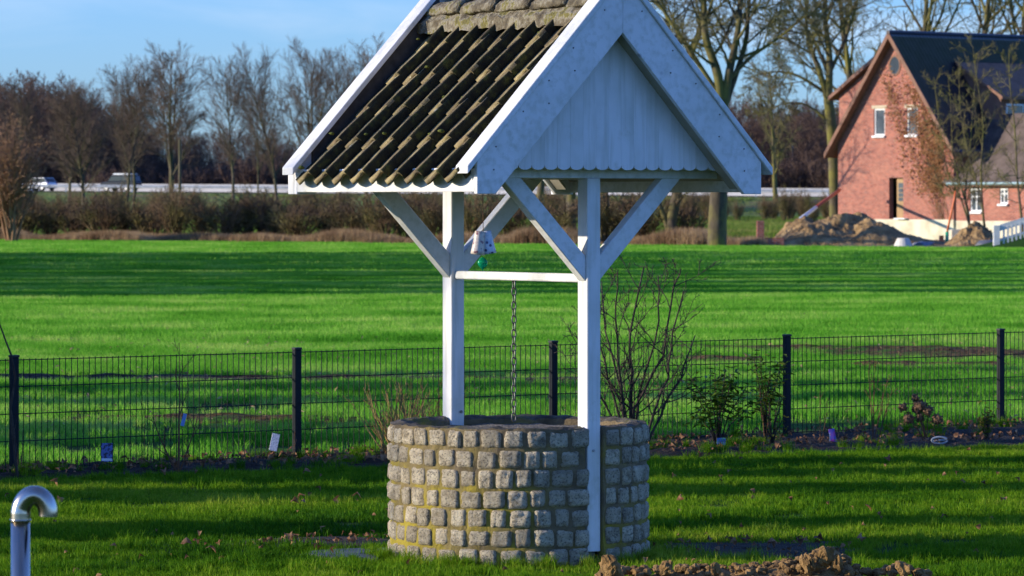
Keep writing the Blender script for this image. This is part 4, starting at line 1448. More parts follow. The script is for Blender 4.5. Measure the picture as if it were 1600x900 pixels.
# big mossy trees between well and house
zt1 = 166
u_ = FPX / zt1
def q(px, py, dy=0.0): return ((px - 1118) / u_, dy, EYE - (py - HOR) / u_)
big1 = forked(301, [
  ([q(1120, 392), q(1121, 340), q(1124, 280), q(1126, 215), q(1128, 165)], .42, .30, 0, 1),
  ([q(1126, 185), q(1122, 120), q(1103, 60), q(1100, 0, .4), q(1092, -90, .6), q(1085, -190, .8)], .24, .07, 10, 3.2),
  ([q(1128, 180), q(1140, 110), q(1152, 50, -.3), q(1158, -20, -.4), q(1170, -120, -.6)], .22, .06, 10, 3.2),
  ([q(1129, 175), q(1165, 70, .5), q(1172, 0, .6), q(1195, -90, .9)], .15, .04, 8, 2.8),
  ([q(1124, 150), q(1085, 90), q(1052, 40), q(1020, -10), q(990, -70)], .12, .04, 8, 2.6),
  ([q(1135, 130), q(1170, 92), q(1215, 60), q(1262, 20)], .11, .03, 8, 2.2)],
  M['bark_moss'], M['twig_moss'], nchild=(8, 9, 8, 4), ratio=(.5, .48, .5, .5), ang=(42, 42, 40, 38), minr=.010, levels=4, trop=(.0, .02, .02, .02, .02))
b0 = Vector(((1118 - 800) / FPX * zt1, zt1, 0))
put_tree(big1, b0, 1, 0, 'mossy_tree', 'thick mossy double-stemmed tree just beyond the gable edge of the well', 'large mossy trees')
zt2 = 172; u_ = FPX / zt2
def q(px, py, dy=0.0): return ((px - 1047) / u_, dy, EYE - (py - HOR) / u_)
big2 = forked(302, [
  ([q(1049, 388), q(1050, 340), q(1058, 300), q(1066, 240), q(1070, 160)], .24, .20, 2, 1.5),
  ([q(1049, 372), q(1038, 340), q(1028, 310), q(1022, 250), q(1010, 160)], .13, .09, 4, 1.4),
  ([q(1070, 160), q(1078, 90), q(1098, 30), q(1096, -60, .6), q(1106, -160, .9)], .20, .05, 12, 3.0),
  ([q(1070, 170), q(1050, 90), q(1040, 20), q(1010, -60)], .15, .04, 12, 3.0)],
  M['bark_moss'], M['twig_moss'], nchild=(8, 9, 8, 4), ratio=(.5, .48, .5, .5), ang=(42, 42, 40, 38), minr=.010)
put_tree(big2, ((1047 - 800) / FPX * zt2, zt2, 0), 1, 0, 'mossy_tree', 'thinner mossy tree with two crooked stems beneath the gable corner', 'large mossy trees')
zt3 = 222; u_ = FPX / zt3
def q(px, py, dy=0.0): return ((px - 1306) / u_, dy, EYE - (py - HOR) / u_)
big3 = forked(303, [
  ([q(1306, 390), q(1305, 330), q(1302, 240), q(1298, 190), q(1294, 155)], .36, .27, 2, 2.0),
  ([q(1294, 160), q(1296, 90), q(1290, 20, .5), q(1296, -70, .9), q(1300, -170, 1)], .24, .06, 14, 4.0),
  ([q(1295, 165), q(1280, 110), q(1262, 60), q(1258, 0, -.4), q(1250, -100)], .20, .05, 13, 3.6),
  ([q(1297, 150), q(1250, 120), q(1215, 112), q(1180, 118)], .11, .03, 10, 2.6),
  ([q(1296, 120), q(1270, 60), q(1240, 20), q(1200, -60)], .12, .03, 11, 3.2),
  ([q(1300, 195), q(1262, 165), q(1225, 162), q(1190, 180)], .08, .025, 8, 2.2),
  ([q(1298, 110), q(1325, 50), q(1345, -20), q(1360, -90)], .12, .03, 12, 3.2)],
  M['bark_moss'], M['twig_moss'], nchild=(8, 9, 8, 4), ratio=(.5, .48, .5, .5), ang=(42, 42, 40, 38), minr=.012)
put_tree(big3, ((1306 - 800) / FPX * zt3, zt3, 0), 1, 0, 'mossy_tree', 'spreading mossy tree standing against the gable end of the brick house', 'large mossy trees')
# further trees whose crowns show over the house roof and beneath the well roof
big4 = tree_mesh(310, 19, .38, M['bark_moss'], M['twig_moss'], nchild=(22, 9, 6, 4), ratio=(.42, .5, .5, .5), ang=(42, 45, 40, 38), start=(.28, .2, .2, .15), minr=.013, dome=True)
for (px, z, s, rz, lab) in ((1345, 262, 1.0, .4, 'mossy bare tree whose crown shows over the gable peak of the house'),
                       (1432, 248, .98, 1.9, 'dark bare tree rising straight above the middle of the house ridge'),
                       (1508, 250, 1.0, 3.0, 'wide-branched bare tree above the far part of the house ridge'),
                       (1585, 245, 1.0, 4.1, 'bare tree over the end of the house ridge at the frame edge'),
                       (1212, 420, .8, 5.0, 'smaller bare tree seen between the thick double-stemmed tree and the house'),
                       (843, 240, .7, 2.2, 'bare tree trunk seen behind the crossing white braces'),
                       (893, 205, .75, .9, 'bare tree trunk seen close beside the shaded side of the front post'),
                       (942, 186, .8, 4.9, 'dark trunk seen under the tie beam just past the front post')):
    put_tree(big4, ((px - 800) / FPX * z, z, 0), s, rz, 'bare_tree', lab, 'bare trees among well roof and house')
# pale birch
b = MB(); zb_ = 500; x0 = (1237 - 800) / FPX * zb_
M['birch'] = bark('birch_bark', (.30, .28, .25), (.48, .46, .42), (.6, .58, .54))
bt = empty('birch_tree', (x0, zb_, 0)); tag(bt, 'slim pale birch trunk between the thick mossy tree and the house', 'tree')
b.tube([(0, 0, -.2), (0, 0, 5.5), (.1, 0, 8.8)], [.22, .17, .08], 7); b.build('trunk', M['birch'], bt, smooth=True)
link('crown', TA[2][1], bt, (0, 0, 0), None, (.7, .7, .8))

# far wood beyond the motorway
TF = [tree_mesh(400 + i, 14, .16, M['twig_far'], M['twig_far'], nchild=(26, 9, 7, 3), ratio=(.36, .48, .5, .5), ang=(38, 40, 38, 36), start=(.12, .2, .2, .15), minr=.022, levels=3, sides=(5, 3, 3, 3, 3)) for i in range(4)]
fp = []
for ms in TF:
    bm = bmesh.new(); bm.from_mesh(ms[0]); bm.from_mesh(ms[1]); me = bpy.data.meshes.new('wood_tree'); bm.to_mesh(me); bm.free(); me.materials.append(M['twig_far'])
    fp.append(proto('wood_tree', me))
bm_ = bush_mesh(420, 60, 4.2, 2.2, M['twig_far'], .022, 8, 2, .04)
bm = bmesh.new(); bm.from_mesh(bm_[0]); bm.from_mesh(bm_[1]); me = bpy.data.meshes.new('wood_undergrowth'); bm.to_mesh(me); bm.free(); me.materials.append(M['twig_far'])
fp.append(proto('wood_undergrowth', me))
rf = np.random.default_rng(77)
N = 880
P = np.stack([rf.uniform(-140, 140, N), rf.uniform(500, 620, N), np.zeros(N)], 1)
px = P[:, 0] / P[:, 1] * FPX + 800
hh = np.interp(px, [-400, 0, 60, 130, 200, 330, 420, 600, 800, 1000, 1150, 1300, 1600, 2000], [19, 19, 19.5, 18, 13.5, 12, 11.5, 11.5, 11, 12, 16, 16, 13, 13])
ix = rf.integers(0, 4, N)
topz = np.array([max(v.co.z for v in p_.data.vertices) for p_ in fp[:4]])
sc_ = hh / topz[ix] * rf.uniform(.6, 1.0, N)
N2 = 700
P2 = np.stack([rf.uniform(-135, 135, N2), rf.uniform(480, 560, N2), np.zeros(N2)], 1)
sc2 = rf.uniform(.9, 1.7, N2)
pk = np.concatenate([rf.uniform(-150, 235, 260), rf.uniform(1010, 1330, 150)])
yk = rf.uniform(485, 560, 410)
P3 = np.stack([(pk - 800) / FPX * yk, yk, np.zeros(410)], 1)
ix3 = rf.integers(0, 4, 410)
sc3 = np.interp(pk, [-150, 150, 235, 1010, 1330], [18, 17, 11, 15, 16]) / topz[ix3] * rf.uniform(.55, 1.0, 410)
P = np.concatenate([P, P3]); sc_ = np.concatenate([sc_, sc3]); ix = np.concatenate([ix, ix3]); N = len(P)
o = scatter('far_wood', np.concatenate([P, P2]), rf.uniform(0, 6.28, N + N2), np.concatenate([sc_, sc2]), fp, idx=np.concatenate([ix, np.full(N2, 4)]))
tag(o, 'leafless purplish brown wood forming one mass beyond the motorway', 'wood')
# brush on the motorway bank and behind the field
N = 460
y = rf.uniform(200, 398, N)
P = np.stack([rf.uniform(-1, 1, N) * y * .15, y, np.zeros(N)], 1)
pxx = P[:, 0] / P[:, 1] * FPX + 800
P = P[~((pxx > 1180) & (P[:, 1] < 300))]
P = P[(P[:, 1] > 330) | (rf.uniform(0, 1, len(P)) < .12)]
me = bpy.data.meshes.new('bank_brush'); bm = bmesh.new(); bm.from_mesh(HB[1][0]); bm.from_mesh(HB[1][1]); bm.to_mesh(me); bm.free(); me.materials.append(M['hedge'])
o = scatter('bank_brush', P, rf.uniform(0, 6.28, len(P)), rf.uniform(.5, 1.15, len(P)), [proto('bank_brush_source', me)])
tag(o, 'tangled low brown brush on the bank below the motorway', 'brush')
# dry grass along the end of the field
sp_ = [proto('straw_tuft', blades_mesh('straw_tuft', 130, .9, .28, .75, .022, M['straw'], 80 + i, .35, bunch=.10)) for i in range(3)]
N = 5600
px = rf.uniform(-500, 1186, N)
x = (px - 800) / FPX * 182
y = np.array([field_edge(v) for v in x]) + np.abs(rf.normal(0, 2.2, N)) + .3
P = np.stack([(px - 800) / FPX * y, y, np.zeros(N)], 1)
dn = np.array([mnoise.noise(Vector((v * .35, 1, 0))) for v in P[:, 0]])
o = scatter('dry_grass', P, rf.uniform(0, 6.28, N), np.clip(rf.uniform(.45, .95, N) * (.9 + 1.3 * dn), .2, 1.3), sp_)
tag(o, 'strip of pale dry grass where the green field ends', 'grass')
# rough green meadow between hedge and bank and on the bank
mp2 = [proto('verge_tuft', blades_mesh('verge_tuft', 240, 3.2, .12, .38, .045, M['meadow'], 90 + i, .5, bunch=.15)) for i in range(3)]

# ------------------------------------------------------------------ motorway on its bank
RZ = lambda x: 2.98 - (x + 58) * .0075          # road height along its course
RD = Vector((math.cos(R(-15)), math.sin(R(-15)), 0)); RN = Vector((-RD.y, RD.x, 0))   # along, away
R0 = Vector((-58, 470, 0))
def rp_(s, t, z=None):
    p = R0 + RD * s + RN * t
    return (p.x, p.y, (RZ(p.x) if z is None else z))
vs, fs = [], []
ss = list(range(-160, 330, 10))
prof = [(-17, None, -.15), (-13, None, .35), (-5.0, 1, -.45), (-3.0, 1, -.08), (24, 1, -.08), (28, 1, -.6), (40, None, -.2)]
for s in ss:
    for (t, m_, dz) in prof:
        p = rp_(s, t)
        z = (p[2] + dz if m_ else dz) + (.15 * mnoise.noise(Vector((s * .1, t, 0))) if abs(t) > 3 and t < 20 else 0)
        vs.append((p[0], p[1], z))
k = len(prof)
for i in range(len(ss) - 1):
    for j in range(k - 1): fs.append((i * k + j, (i + 1) * k + j, (i + 1) * k + j + 1, i * k + j + 1))
M['bank'] = pmat('rough_bank', [(0.3, (.06, .12, .02)), (.5, (.12, .17, .03)), (.7, (.17, .13, .06))], .25, 8, .95, bs=1.5, bstr=1, bdist=.4, coord='World')
b = MB(); b.add(vs, fs); tag(b.build('motorway_bank', M['bank'], smooth=True), kind='structure')
M['asphalt'] = pmat('asphalt', [(0.3, (.045, .045, .047)), (.7, (.06, .06, .062))], 2, 6, .9, coord='World')
vs, fs = [], []
for i, s in enumerate(ss):
    for t in (-1.6, 22.5):
        p = rp_(s, t); vs.append((p[0], p[1], p[2] + .03))
for i in range(len(ss) - 1): fs.append((i * 2, i * 2 + 2, i * 2 + 3, i * 2 + 1))
b = MB(); b.add(vs, fs); tag(b.build('motorway', M['asphalt']), kind='structure')
M['rail'] = pmat('galvanised_rail', [(.3, (.56, .58, .60)), (.7, (.74, .75, .76))], 1.2, 5, .45, metallic=.25, coord='World')
M['barrier'] = pmat('pale_concrete_barrier', [(.3, (.50, .48, .43)), (.7, (.70, .68, .62))], .8, 6, .85, coord='World', bs=6)
gr = empty('guard_rail', rp_(0, -2)); tag(gr, 'long galvanised guard rail on posts along the near edge of the motorway', 'guard rail')
gi = Matrix.Translation(-gr.location)
b = MB()
for zz0, zz1, out in ((.44, .54, -.05), (.54, .66, .02), (.66, .76, -.05)):
    vs, fs = [], []
    for i, s in enumerate(range(-150, 320, 6)):
        p = Vector(rp_(s, -2)) - gr.location
        q0 = p + RN * (-.05 if zz0 != .54 else .0); q1 = p + RN * (0.0 if zz0 == .44 else (-.0 if zz0 == .54 else -.05))
        for (tt, zz) in ((out, zz0), (out - .05, (zz0 + zz1) / 2), (out, zz1), (out + .02, (zz0 + zz1) / 2)):
            w = p + RN * tt; vs.append((w.x, w.y, w.z + zz))
    n = len(vs) // 4
    for i in range(n - 1):
        for j in range(4): fs.append((i * 4 + j, i * 4 + (j + 1) % 4, (i + 1) * 4 + (j + 1) % 4, (i + 1) * 4 + j))
    b.add(vs, fs)
b.build('rail_beam', M['rail'], gr)
pb_ = MB(); pb_.box((0, 0, .2), (.12, .12, 1.1)); pbm = pb_.mesh('rail_post', M['rail'])
for s in range(-60, 190, 4):
    p = Vector(rp_(s, -1.86)) - gr.location
    link('rail_post', pbm, gr, p)
b = MB(); vs, fs = [], []
L0 = list(range(-150, 320, 6))
for s in L0:
    for (t, z) in ((10.7, -.05), (10.9, .35), (11.02, .95), (11.18, .95), (11.3, .35), (11.5, -.05)):
        p = rp_(s, t); vs.append((p[0], p[1], p[2] + z))
for i in range(len(L0) - 1):
    for j in range(5): fs.append((i * 6 + j, i * 6 + j + 1, (i + 1) * 6 + j + 1, (i + 1) * 6 + j))
b.add(vs, fs)
tag(b.build('concrete_barrier', M['barrier']), 'long pale concrete barrier along the middle of the motorway', 'barrier')
# grass on bank and meadow
N = 3600
y = rf.uniform(200, 480, N)
x = rf.uniform(-1, 1, N) * y * .14
keep = []
for i in range(N):
    t = (Vector((x[i], y[i], 0)) - R0).dot(RN)
    if t > -3.2: continue
    zz = 0 if t < -13.2 else .35 + (RZ(x[i]) - .45 - .35) * min(1, max(0, (t + 13) / 8))
    pxx = x[i] / y[i] * FPX + 800
    if pxx > 1290 and y[i] < 240: continue
    keep.append((x[i], y[i], zz))
P = np.array(keep)
o = scatter('verge_grass', P, rf.uniform(0, 6.28, len(P)), rf.uniform(.6, 1.2, len(P)), mp2)
tag(o, 'rough yellowish green grass on the meadow and motorway bank', 'grass')

def car(name, prof_body, glass, mat, label, px, z, rz, L=4.4, Wd=1.75, cat='car'):
    t = empty(name, at(px, 0, z), rz)
    t.location.z = RZ(t.location.x) + .04
    tag(t, label, cat)
    b = MB(); b.prism(prof_body, -Wd / 2, Wd / 2); b.build('body', mat, t, bevel=.09, smooth=False, seg=2)
    b = MB(); b.prism(glass, -Wd / 2 + .10, Wd / 2 - .10); b.build('cabin_glass', M['carglass'], t, bevel=.05)
    rt = [(x, z + .02) for x, z in glass[1:3]]
    b = MB(); b.prism([(glass[1][0] - .02, glass[1][1] - .01), (glass[1][0], glass[1][1] + .06), (glass[2][0], glass[2][1] + .06), (glass[2][0] + .02, glass[2][1] - .01)], -Wd / 2 + .12, Wd / 2 - .12)
    b.build('car_roof', mat, t, bevel=.02)
    for s in (-1, 1):
        for xx in (glass[0][0] + .05, (glass[1][0] + glass[2][0]) / 2, glass[3][0] - .05):
            x1 = {0: glass[1][0], 1: (glass[1][0] + glass[2][0]) / 2, 2: glass[2][0]}[0 if xx < glass[1][0] else (2 if xx > glass[2][0] else 1)]
            b = MB(); b.tube([(xx, s * (Wd / 2 - .09), glass[0][1]), (x1, s * (Wd / 2 - .11), glass[1][1] + .02)], .035, 5); b.build('window_pillar', mat, t)
        for xx in (-L * .31, L * .30):
            w = MB(); w.tube([(xx, s * (Wd / 2 - .20), .32), (xx, s * (Wd / 2 + .01), .32)], .32, 20)
            wh = w.build('wheel', M['tyre'], t)
            w = MB(); w.tube([(xx, s * (Wd / 2 - .05), .32), (xx, s * (Wd / 2 + .02), .32)], .20, 14); w.build('rim', M['steel'], wh)
        b = MB(); b.box((-L / 2 + .06, s * (Wd / 2 - .28), .68), (.10, .32, .16)); b.build('headlight', M['lamp'], t, bevel=.03)
        b = MB(); b.box((L / 2 - .05, s * (Wd / 2 - .2), .85), (.08, .2, .22)); b.build('tail_light', M['redlamp'], t, bevel=.02)
    return t
M['carsilver'] = flat('silver_car_paint', (.72, .74, .78), .28, .35)
M['cardark'] = flat('black_car_paint', (.02, .022, .028), .22, 0)
M['carglass'] = flat('car_glass', (.02, .03, .04), .08, 0, .6)
M['tyre'] = flat('tyre_rubber', (.02, .02, .02), .9)
M['lamp'] = flat('lamp_glass', (.85, .85, .82), .15, .2)
M['redlamp'] = flat('red_lamp', (.4, .02, .02), .3)
sedan = [(-2.2, .30), (-2.22, .62), (-2.05, .80), (-1.15, .95), (2.05, 1.0), (2.2, .85), (2.2, .32)]
gl = [(-1.15, .95), (-.45, 1.44), (1.55, 1.46), (2.05, .98)]
car('silver_car', sedan, gl, M['carsilver'], 'silver estate car driving on the motorway behind the reddish bush', 61, 476, R(-38))
van = [(-2.3, .34), (-2.32, .78), (-2.15, 1.02), (-1.4, 1.14), (2.2, 1.16), (2.3, .95), (2.3, .36)]
gv = [(-1.4, 1.13), (-.75, 1.78), (2.0, 1.80), (2.22, 1.14)]
t = car('dark_van', van, gv, M['cardark'], 'dark van with glinting windscreen and pale roof rack on the motorway', 189, 468, R(-30), 4.6, 1.85, 'van')
b = MB()
for s in (-.6, .6): b.tube([(-.7, s, 1.93), (1.9, s, 1.93)], .035, 6)
b.bb(-.6, 1.8, -.62, .62, 1.93, 2.04)
b.build('roof_rack', M['carsilver'], t)
# ------------------------------------------------------------------ garden plants by the fence
sh = Vector(((990 - 800) / FPX * 32.0, 31.7, 0))
def gp(px, py, z): 
    return at(px, py, z)
g_ = Grower(501, levels=3, nchild=(7, 4, 3), ratio=(.34, .5, .5, .5), ang=(38, 42, 40, 40), segs=(8, 5, 3, 2, 2), wob=(.07, .12, .16, .2, .2), minr=.0028, thick=0, start=(.3, .25, .2, .2), sides=(7, 5, 4, 3, 3), rr=(.5, .6, .6, .6), trop=(.02, .10, .05, .02, .02))
base_px = [(962, 700), (972, 700), (985, 702), (1000, 700), (1008, 700), (1018, 698)]
stems = [([(982, 700), (968, 600), (962, 500), (965, 425)], .013), ([(985, 700), (986, 610), (985, 520), (1006, 418)], .016), ([(984, 700), (992, 640), (1035, 555), (1052, 448), (1064, 420)], .013),
         ([(1003, 704), (1020, 650), (1042, 590), (1052, 520), (1068, 455)], .013), ([(1006, 704), (1030, 650), (1062, 590), (1086, 524)], .012), ([(980, 700), (958, 620), (938, 540), (915, 470)], .012),
         ([(980, 700), (950, 640), (922, 590), (898, 520)], .010), ([(984, 700), (975, 620), (946, 520), (940, 440)], .012), ([(990, 700), (1000, 620), (1030, 500), (1028, 430)], .012)]
for si, (pp, r) in enumerate(stems):
    dz = (si * 1.7 % 1) * .7 - .35
    pts = []
    for i in range(len(pp) - 1):
        for j in range(3):
            t_ = j / 3
            x = pp[i][0] + (pp[i + 1][0] - pp[i][0]) * t_; y_ = pp[i][1] + (pp[i + 1][1] - pp[i][1]) * t_
            v = at(x, y_ , 31.7 + dz * (i + t_) / len(pp)); pts.append(v - sh + Vector((g_.r.gauss(0, .006), 0, 0)))
    pts.append(at(*pp[-1], 31.7 + dz) - sh)
    n = len(pts)
    rad = [r * (1 - .62 * i / (n - 1)) for i in range(n)]
    g_.a.tube(pts, rad, 7)
    az = g_.r.uniform(0, 6)
    for kk in range(9):
        t_ = .22 + .75 * (kk + g_.r.random()) / 9
        i = min(n - 2, int(t_ * (n - 1)))
        dd = (pts[i + 1] - pts[i]).normalized()
        ax = rot_about(dd.orthogonal().normalized(), dd, az + kk * 2.4)
        g_.branch(pts[i], rot_about(dd, ax, R(g_.r.uniform(28, 60))), g_.r.uniform(.18, .50) * (1.2 - .5 * t_), max(.004, rad[i] * .6), 1)
t = empty('bare_shrub', sh); link('stem', g_.a.mesh('stem', M['bush'], smooth=True), t); link('twigs', g_.b.mesh('twigs', M['bush']), t)
tag(t, 'tall bare dark-stemmed shrub growing behind the well beside the front post', 'shrub')

def small_bush(name, px, py, z, paths, mat, label, nsub=4, cat='shrub', r=.006, levels=2, sublen=.3):
    bb0 = at(px, py, z); bb0.z = 0
    g_ = Grower(hash(px) % 1000, levels=levels, nchild=(nsub, 4, 3), ratio=(sublen, .5, .5), ang=(30, 36, 36), segs=(7, 4, 3, 2), wob=(.04, .1, .15, .2), minr=.0022, thick=1, start=(.3, .25, .2, .2), sides=(6, 4, 3, 3), rr=(.6, .6, .6), trop=(.01, .06, .04, .02))
    for (dx, dy, H_, lean, az) in paths:
        g_.branch(Vector((dx, dy, 0)), Vector((math.cos(az) * lean, math.sin(az) * lean, 1)), H_, r * g_.r.uniform(.75, 1.2), 0)
    t = empty(name, bb0)
    link('stem', g_.a.mesh('stem', mat, smooth=True), t)
    if g_.b.v: link('twigs', g_.b.mesh('twigs', mat), t)
    return tag(t, label, cat)
rs = random.Random(31)
# yellow-brown canes left of the well
small_bush('cane_shrub', 625, 712, 30.9, [(rs.gauss(0, .06), rs.gauss(0, .08), rs.uniform(.28, .62), rs.uniform(0, .75), rs.choice([PI, 0]) + rs.gauss(0, .6)) for _ in range(64)], M['canes'],
           'low fan of yellow-brown canes at the sunny side of the well', 4, 'shrub', .0078, 1, .28)
small_bush('cane_shrub', 668, 705, 31.6, [(rs.gauss(0, .09), rs.gauss(0, .08), rs.uniform(.35, .62), rs.uniform(0, .35), rs.uniform(0, 6)) for _ in range(26)], M['redcane'],
           'reddish thin canes between the yellow-brown canes and the rear post', 3, 'shrub', .005, 1, .25)
small_bush('sapling', 278, 742, 29.3, [(0, 0, .95, .06, 0), (0, 0, .45, .5, PI), (0, 0, .5, .45, 0)], M['redcane'], 'thin red-brown sapling before the fence with a blue tag on it', 4, 'sapling', .008, 2, .3)
small_bush('sapling', 224, 735, 29.6, [(0, 0, .75, .03, 0)], M['redcane'], 'single thin brown stem between the flower picture tag and the sapling', 2, 'sapling', .005, 1, .15)
small_bush('sapling', 30, 748, 28.9, [(0, 0, .55, .04, PI), (0.01, 0, .35, .1, 0)], M['bush'], 'short dark stem at the foot of the outermost fence post', 3, 'sapling', .006, 1, .2)
# climbing stem at frame edge that arcs over the post
b = MB(); pp = [(28, 752), (22, 700), (16, 640), (24, 590), (18, 556), (8, 530), (0, 508), (-10, 480)]
b0 = at(28, 752, 28.7); b0.z = 0
pts = [at(x, y_, 28.75) - b0 for x, y_ in pp]; pts[0].z = 0
sm = []
for i in range(len(pts) - 1):
    for j in range(3): sm.append(pts[i].lerp(pts[i + 1], j / 3))
b.tube(sm, [.011 - .007 * i / len(sm) for i in range(len(sm))], 7)
tag(b.build('climbing_stem', M['bush'], smooth=True, loc=b0), 'dark crooked stem climbing past the outermost fence post', 'stem')
small_bush('sapling', 458, 722, 30.4, [(0, 0, .25, .1, 0)], M['redcane'], 'tiny stem at the foot of the fence post near the white label', 2, 'sapling', .004, 1, .3)
small_bush('bare_rose', 1365, 705, 32.6, [(0, 0, .62, .14, PI), (0, 0, .66, .04, 0), (0, 0, .60, .2, 0), (0, 0, .3, .8, PI), (0.02, 0, .5, .32, .2)], M['redcane'], 'bare reddish rose stems between the purple tag and the white label', 4, 'shrub', .0065, 2, .25)
small_bush('bare_rose', 1282, 702, 32.6, [(0, 0, .45, .04, PI), (0, 0, .40, .25, 0)], M['redcane'], 'thin red stems beside the upright purple tag', 3, 'shrub', .005, 1, .25)
small_bush('thin_stem', 1195, 700, 32.6, [(0, 0, .5, .05, PI), (0, 0, .42, .12, 0)], M['redcane'], 'leafless stems under the loose leafy bush by the fence post', 3, 'shrub', .006, 1, .25)

def leafy(name, px, py, z, H, Wd, n, mat, label, seed, L=.07, lo=.25):
    b0 = at(px, py, z); b0.z = 0
    r_ = random.Random(seed)
    t = empty(name, b0)
    st = MB(); lf = MB()
    tips = []
    for k in range(12):
        a = r_.uniform(0, 6.28); ln = r_.uniform(.1, .5) * Wd
        top = Vector((math.cos(a) * ln, math.sin(a) * ln * .6, H * r_.uniform(lo + .15, 1)))
        mid = Vector((top.x * .35, top.y * .35, top.z * .55))
        st.tube([Vector((0, 0, 0)), mid, top], [.007, .005, .003], 5); tips.append((mid, top))
    for k in range(n):
        mid, top = r_.choice(tips)
        f = r_.uniform(lo * .3, 1.08)
        p = mid.lerp(top, f) + Vector((r_.gauss(0, .035), r_.gauss(0, .035), r_.gauss(0, .03)))
        a = r_.uniform(0, 6.28)
        d = Vector((math.cos(a), math.sin(a), r_.uniform(-.5, .5))).normalized()
        sd_ = d.cross(Vector((0, 0, 1))).normalized()
        nn = sd_.cross(d)
        l_ = L * r_.uniform(.7, 1.25); w_ = l_ * .19
        lf.add([p, p + d * l_ * .45 + sd_ * w_ + nn * .004, p + d * l_ + nn * -.01, p + d * l_ * .45 - sd_ * w_ + nn * .004, p + d * l_ * .45 - nn * .006], [(0, 1, 4), (1, 2, 4), (4, 2, 3), (0, 4, 3)])
    st.build('stem', M['bush'], t, smooth=True)
    o = lf.build('foliage', mat, t); o['kind'] = 'stuff'
    return tag(t, label, 'shrub')
leafy('evergreen_shrub', 1122, 706, 32.2, .66, .62, 420, M['evergreen'], 'wide evergreen shrub with long dark leaves above the blue plant tag', 3, .085)
leafy('evergreen_shrub', 1196, 702, 32.7, .76, .34, 300, M['evergreen'], 'tall narrow leafy shrub touching the fence post past the wide evergreen', 4, .07, .35)
leafy('evergreen_shrub', 1206, 700, 32.5, .42, .22, 50, M['yleaf'], 'few yellowish leaves below the tall narrow leafy shrub', 5, .05)
leafy('box_shrub', 1542, 694, 33.0, .30, .15, 170, M['yleaf'], 'small yellow-green bushy plant before the last fence post', 6, .035)

# dried hydrangea heads
hy0 = at(1449, 703, 32.8); hy0.z = 0
hy = empty('hydrangea', hy0); tag(hy, 'dried brown hydrangea with drooping flower heads before the fence', 'shrub')
heads = [(1411, 636, 9), (1420, 654, 12), (1430, 622, 7), (1437, 634, 13), (1449, 641, 12), (1437, 652, 8), (1465, 655, 12), (1432, 641, 8)]
for i, (px, py, r_) in enumerate(heads):
    c = at(px, py, 32.8) - hy0
    rr_ = r_ / FPX * 32.8
    b = MB()
    for k in range(70):
        d = Vector((rs.gauss(0, 1), rs.gauss(0, 1), rs.gauss(0, .85))).normalized()
        p = c + d * rr_ * rs.uniform(.6, 1.05)
        s1 = d.orthogonal().normalized(); s1 = rot_about(s1, d, rs.uniform(0, 6)); s2 = d.cross(s1); q_ = .0095
        b.add([p + s1 * q_, p + s2 * q_ + d * .004, p - s1 * q_, p - s2 * q_ - d * .003], [(0, 1, 2, 3)])
    lump(b, c, rr_ * .72, i, .9, 6)
    b.build('flower_head', M['hydrangea'], hy)
b = MB()
for (px, py, r_) in heads:
    c = at(px, py, 32.8) - hy0
    m_ = Vector((c.x * .45, 0, c.z * .5)); b.tube([(rs.uniform(-.03, .03), 0, 0), m_, c], .0038, 5)
b.build('stem', M['redcane'], hy, smooth=True)

# plant tags
def tag_mat(name, base, spot, sc=60):
    m, nt, b = nodes_of(name)
    n = noise(nt, sc, 2, .5)
    c = mixc(nt, base, spot, mrange(nt, n.outputs['Fac'], .50, .56))
    nt.links.new(c, b.inputs['Base Color']); b.inputs['Roughness'].default_value = .35
    return m
def card(name, px, py, z, w, h, ry, mat, label, stick=True, rz=0.0, cat='plant tag'):
    c = at(px, py, z)
    t = empty(name, (c.x, c.y, 0), rz)
    b = MB(); b.box((0, 0, 0), (w, .003, h)); o = b.build('card', mat, t, bevel=.001); o.location = (0, 0, c.z); o.rotation_euler = (0, ry, 0)
    if stick:
        b = MB(); b.tube([(0, .004, 0), (0, .004, c.z)], .0022, 5); b.build('stake', M['fence'], t)
    return tag(t, label, cat), o
blue = tag_mat('blue_flower_card', (.10, .16, .42), (.02, .02, .07), 45)
t, o = card('plant_tag', 167, 707, 29.4, .082, .135, 0, blue, 'blue plant tag with a dark flower picture near the bare sapling')
b = MB(); b.bb(-.038, .038, -.0045, -.0016, -.060, -.042); b.build('white_band', flat('card_white', (.7, .75, .8)), o)
white = tag_mat('white_label_card', (.50, .56, .68), (.30, .35, .48), 90)
card('plant_tag', 429, 691, 30.6, .058, .130, R(12), white, 'white printed label hanging tilted beside the second fence post')
card('plant_tag', 287, 656, 29.3, .026, .09, R(14), flat('card_blue', (.16, .30, .62)), 'narrow blue tag tied to the red-brown sapling', False)
t, o = card('plant_tag', 1127, 695, 32.15, .070, .108, 0, tag_mat('blue_green_card', (.10, .18, .55), (.10, .35, .30), 50), 'blue and green plant tag in the soil under the wide evergreen')
t, o = card('plant_tag', 1302, 686, 32.7, .048, .165, R(-12), tag_mat('purple_card', (.16, .10, .55), (.42, .06, .35), 22), 'tall purple plant tag leaning on a pale stick')
b = MB(); b.tube([(-.028, -.01, 0), (-.028, -.01, EYE - (676 - HOR) / FPX * 32.7)], .004, 6); b.build('stake', M['rail'], t)
card('plant_tag', 1384, 701, 32.5, .024, .060, R(25), white, 'small white label stuck slanting in the soil under the rose stems')
c = at(1468, 688, 32.6)
ov = empty('oval_marker', (c.x, c.y, 0)); tag(ov, 'pale oval wire-rimmed marker on a stick beside the dried hydrangea', 'marker')
b = MB(); pts = [(.062 * math.cos(a), 0, c.z + .026 * math.sin(a)) for a in [2 * PI * k / 20 for k in range(21)]]
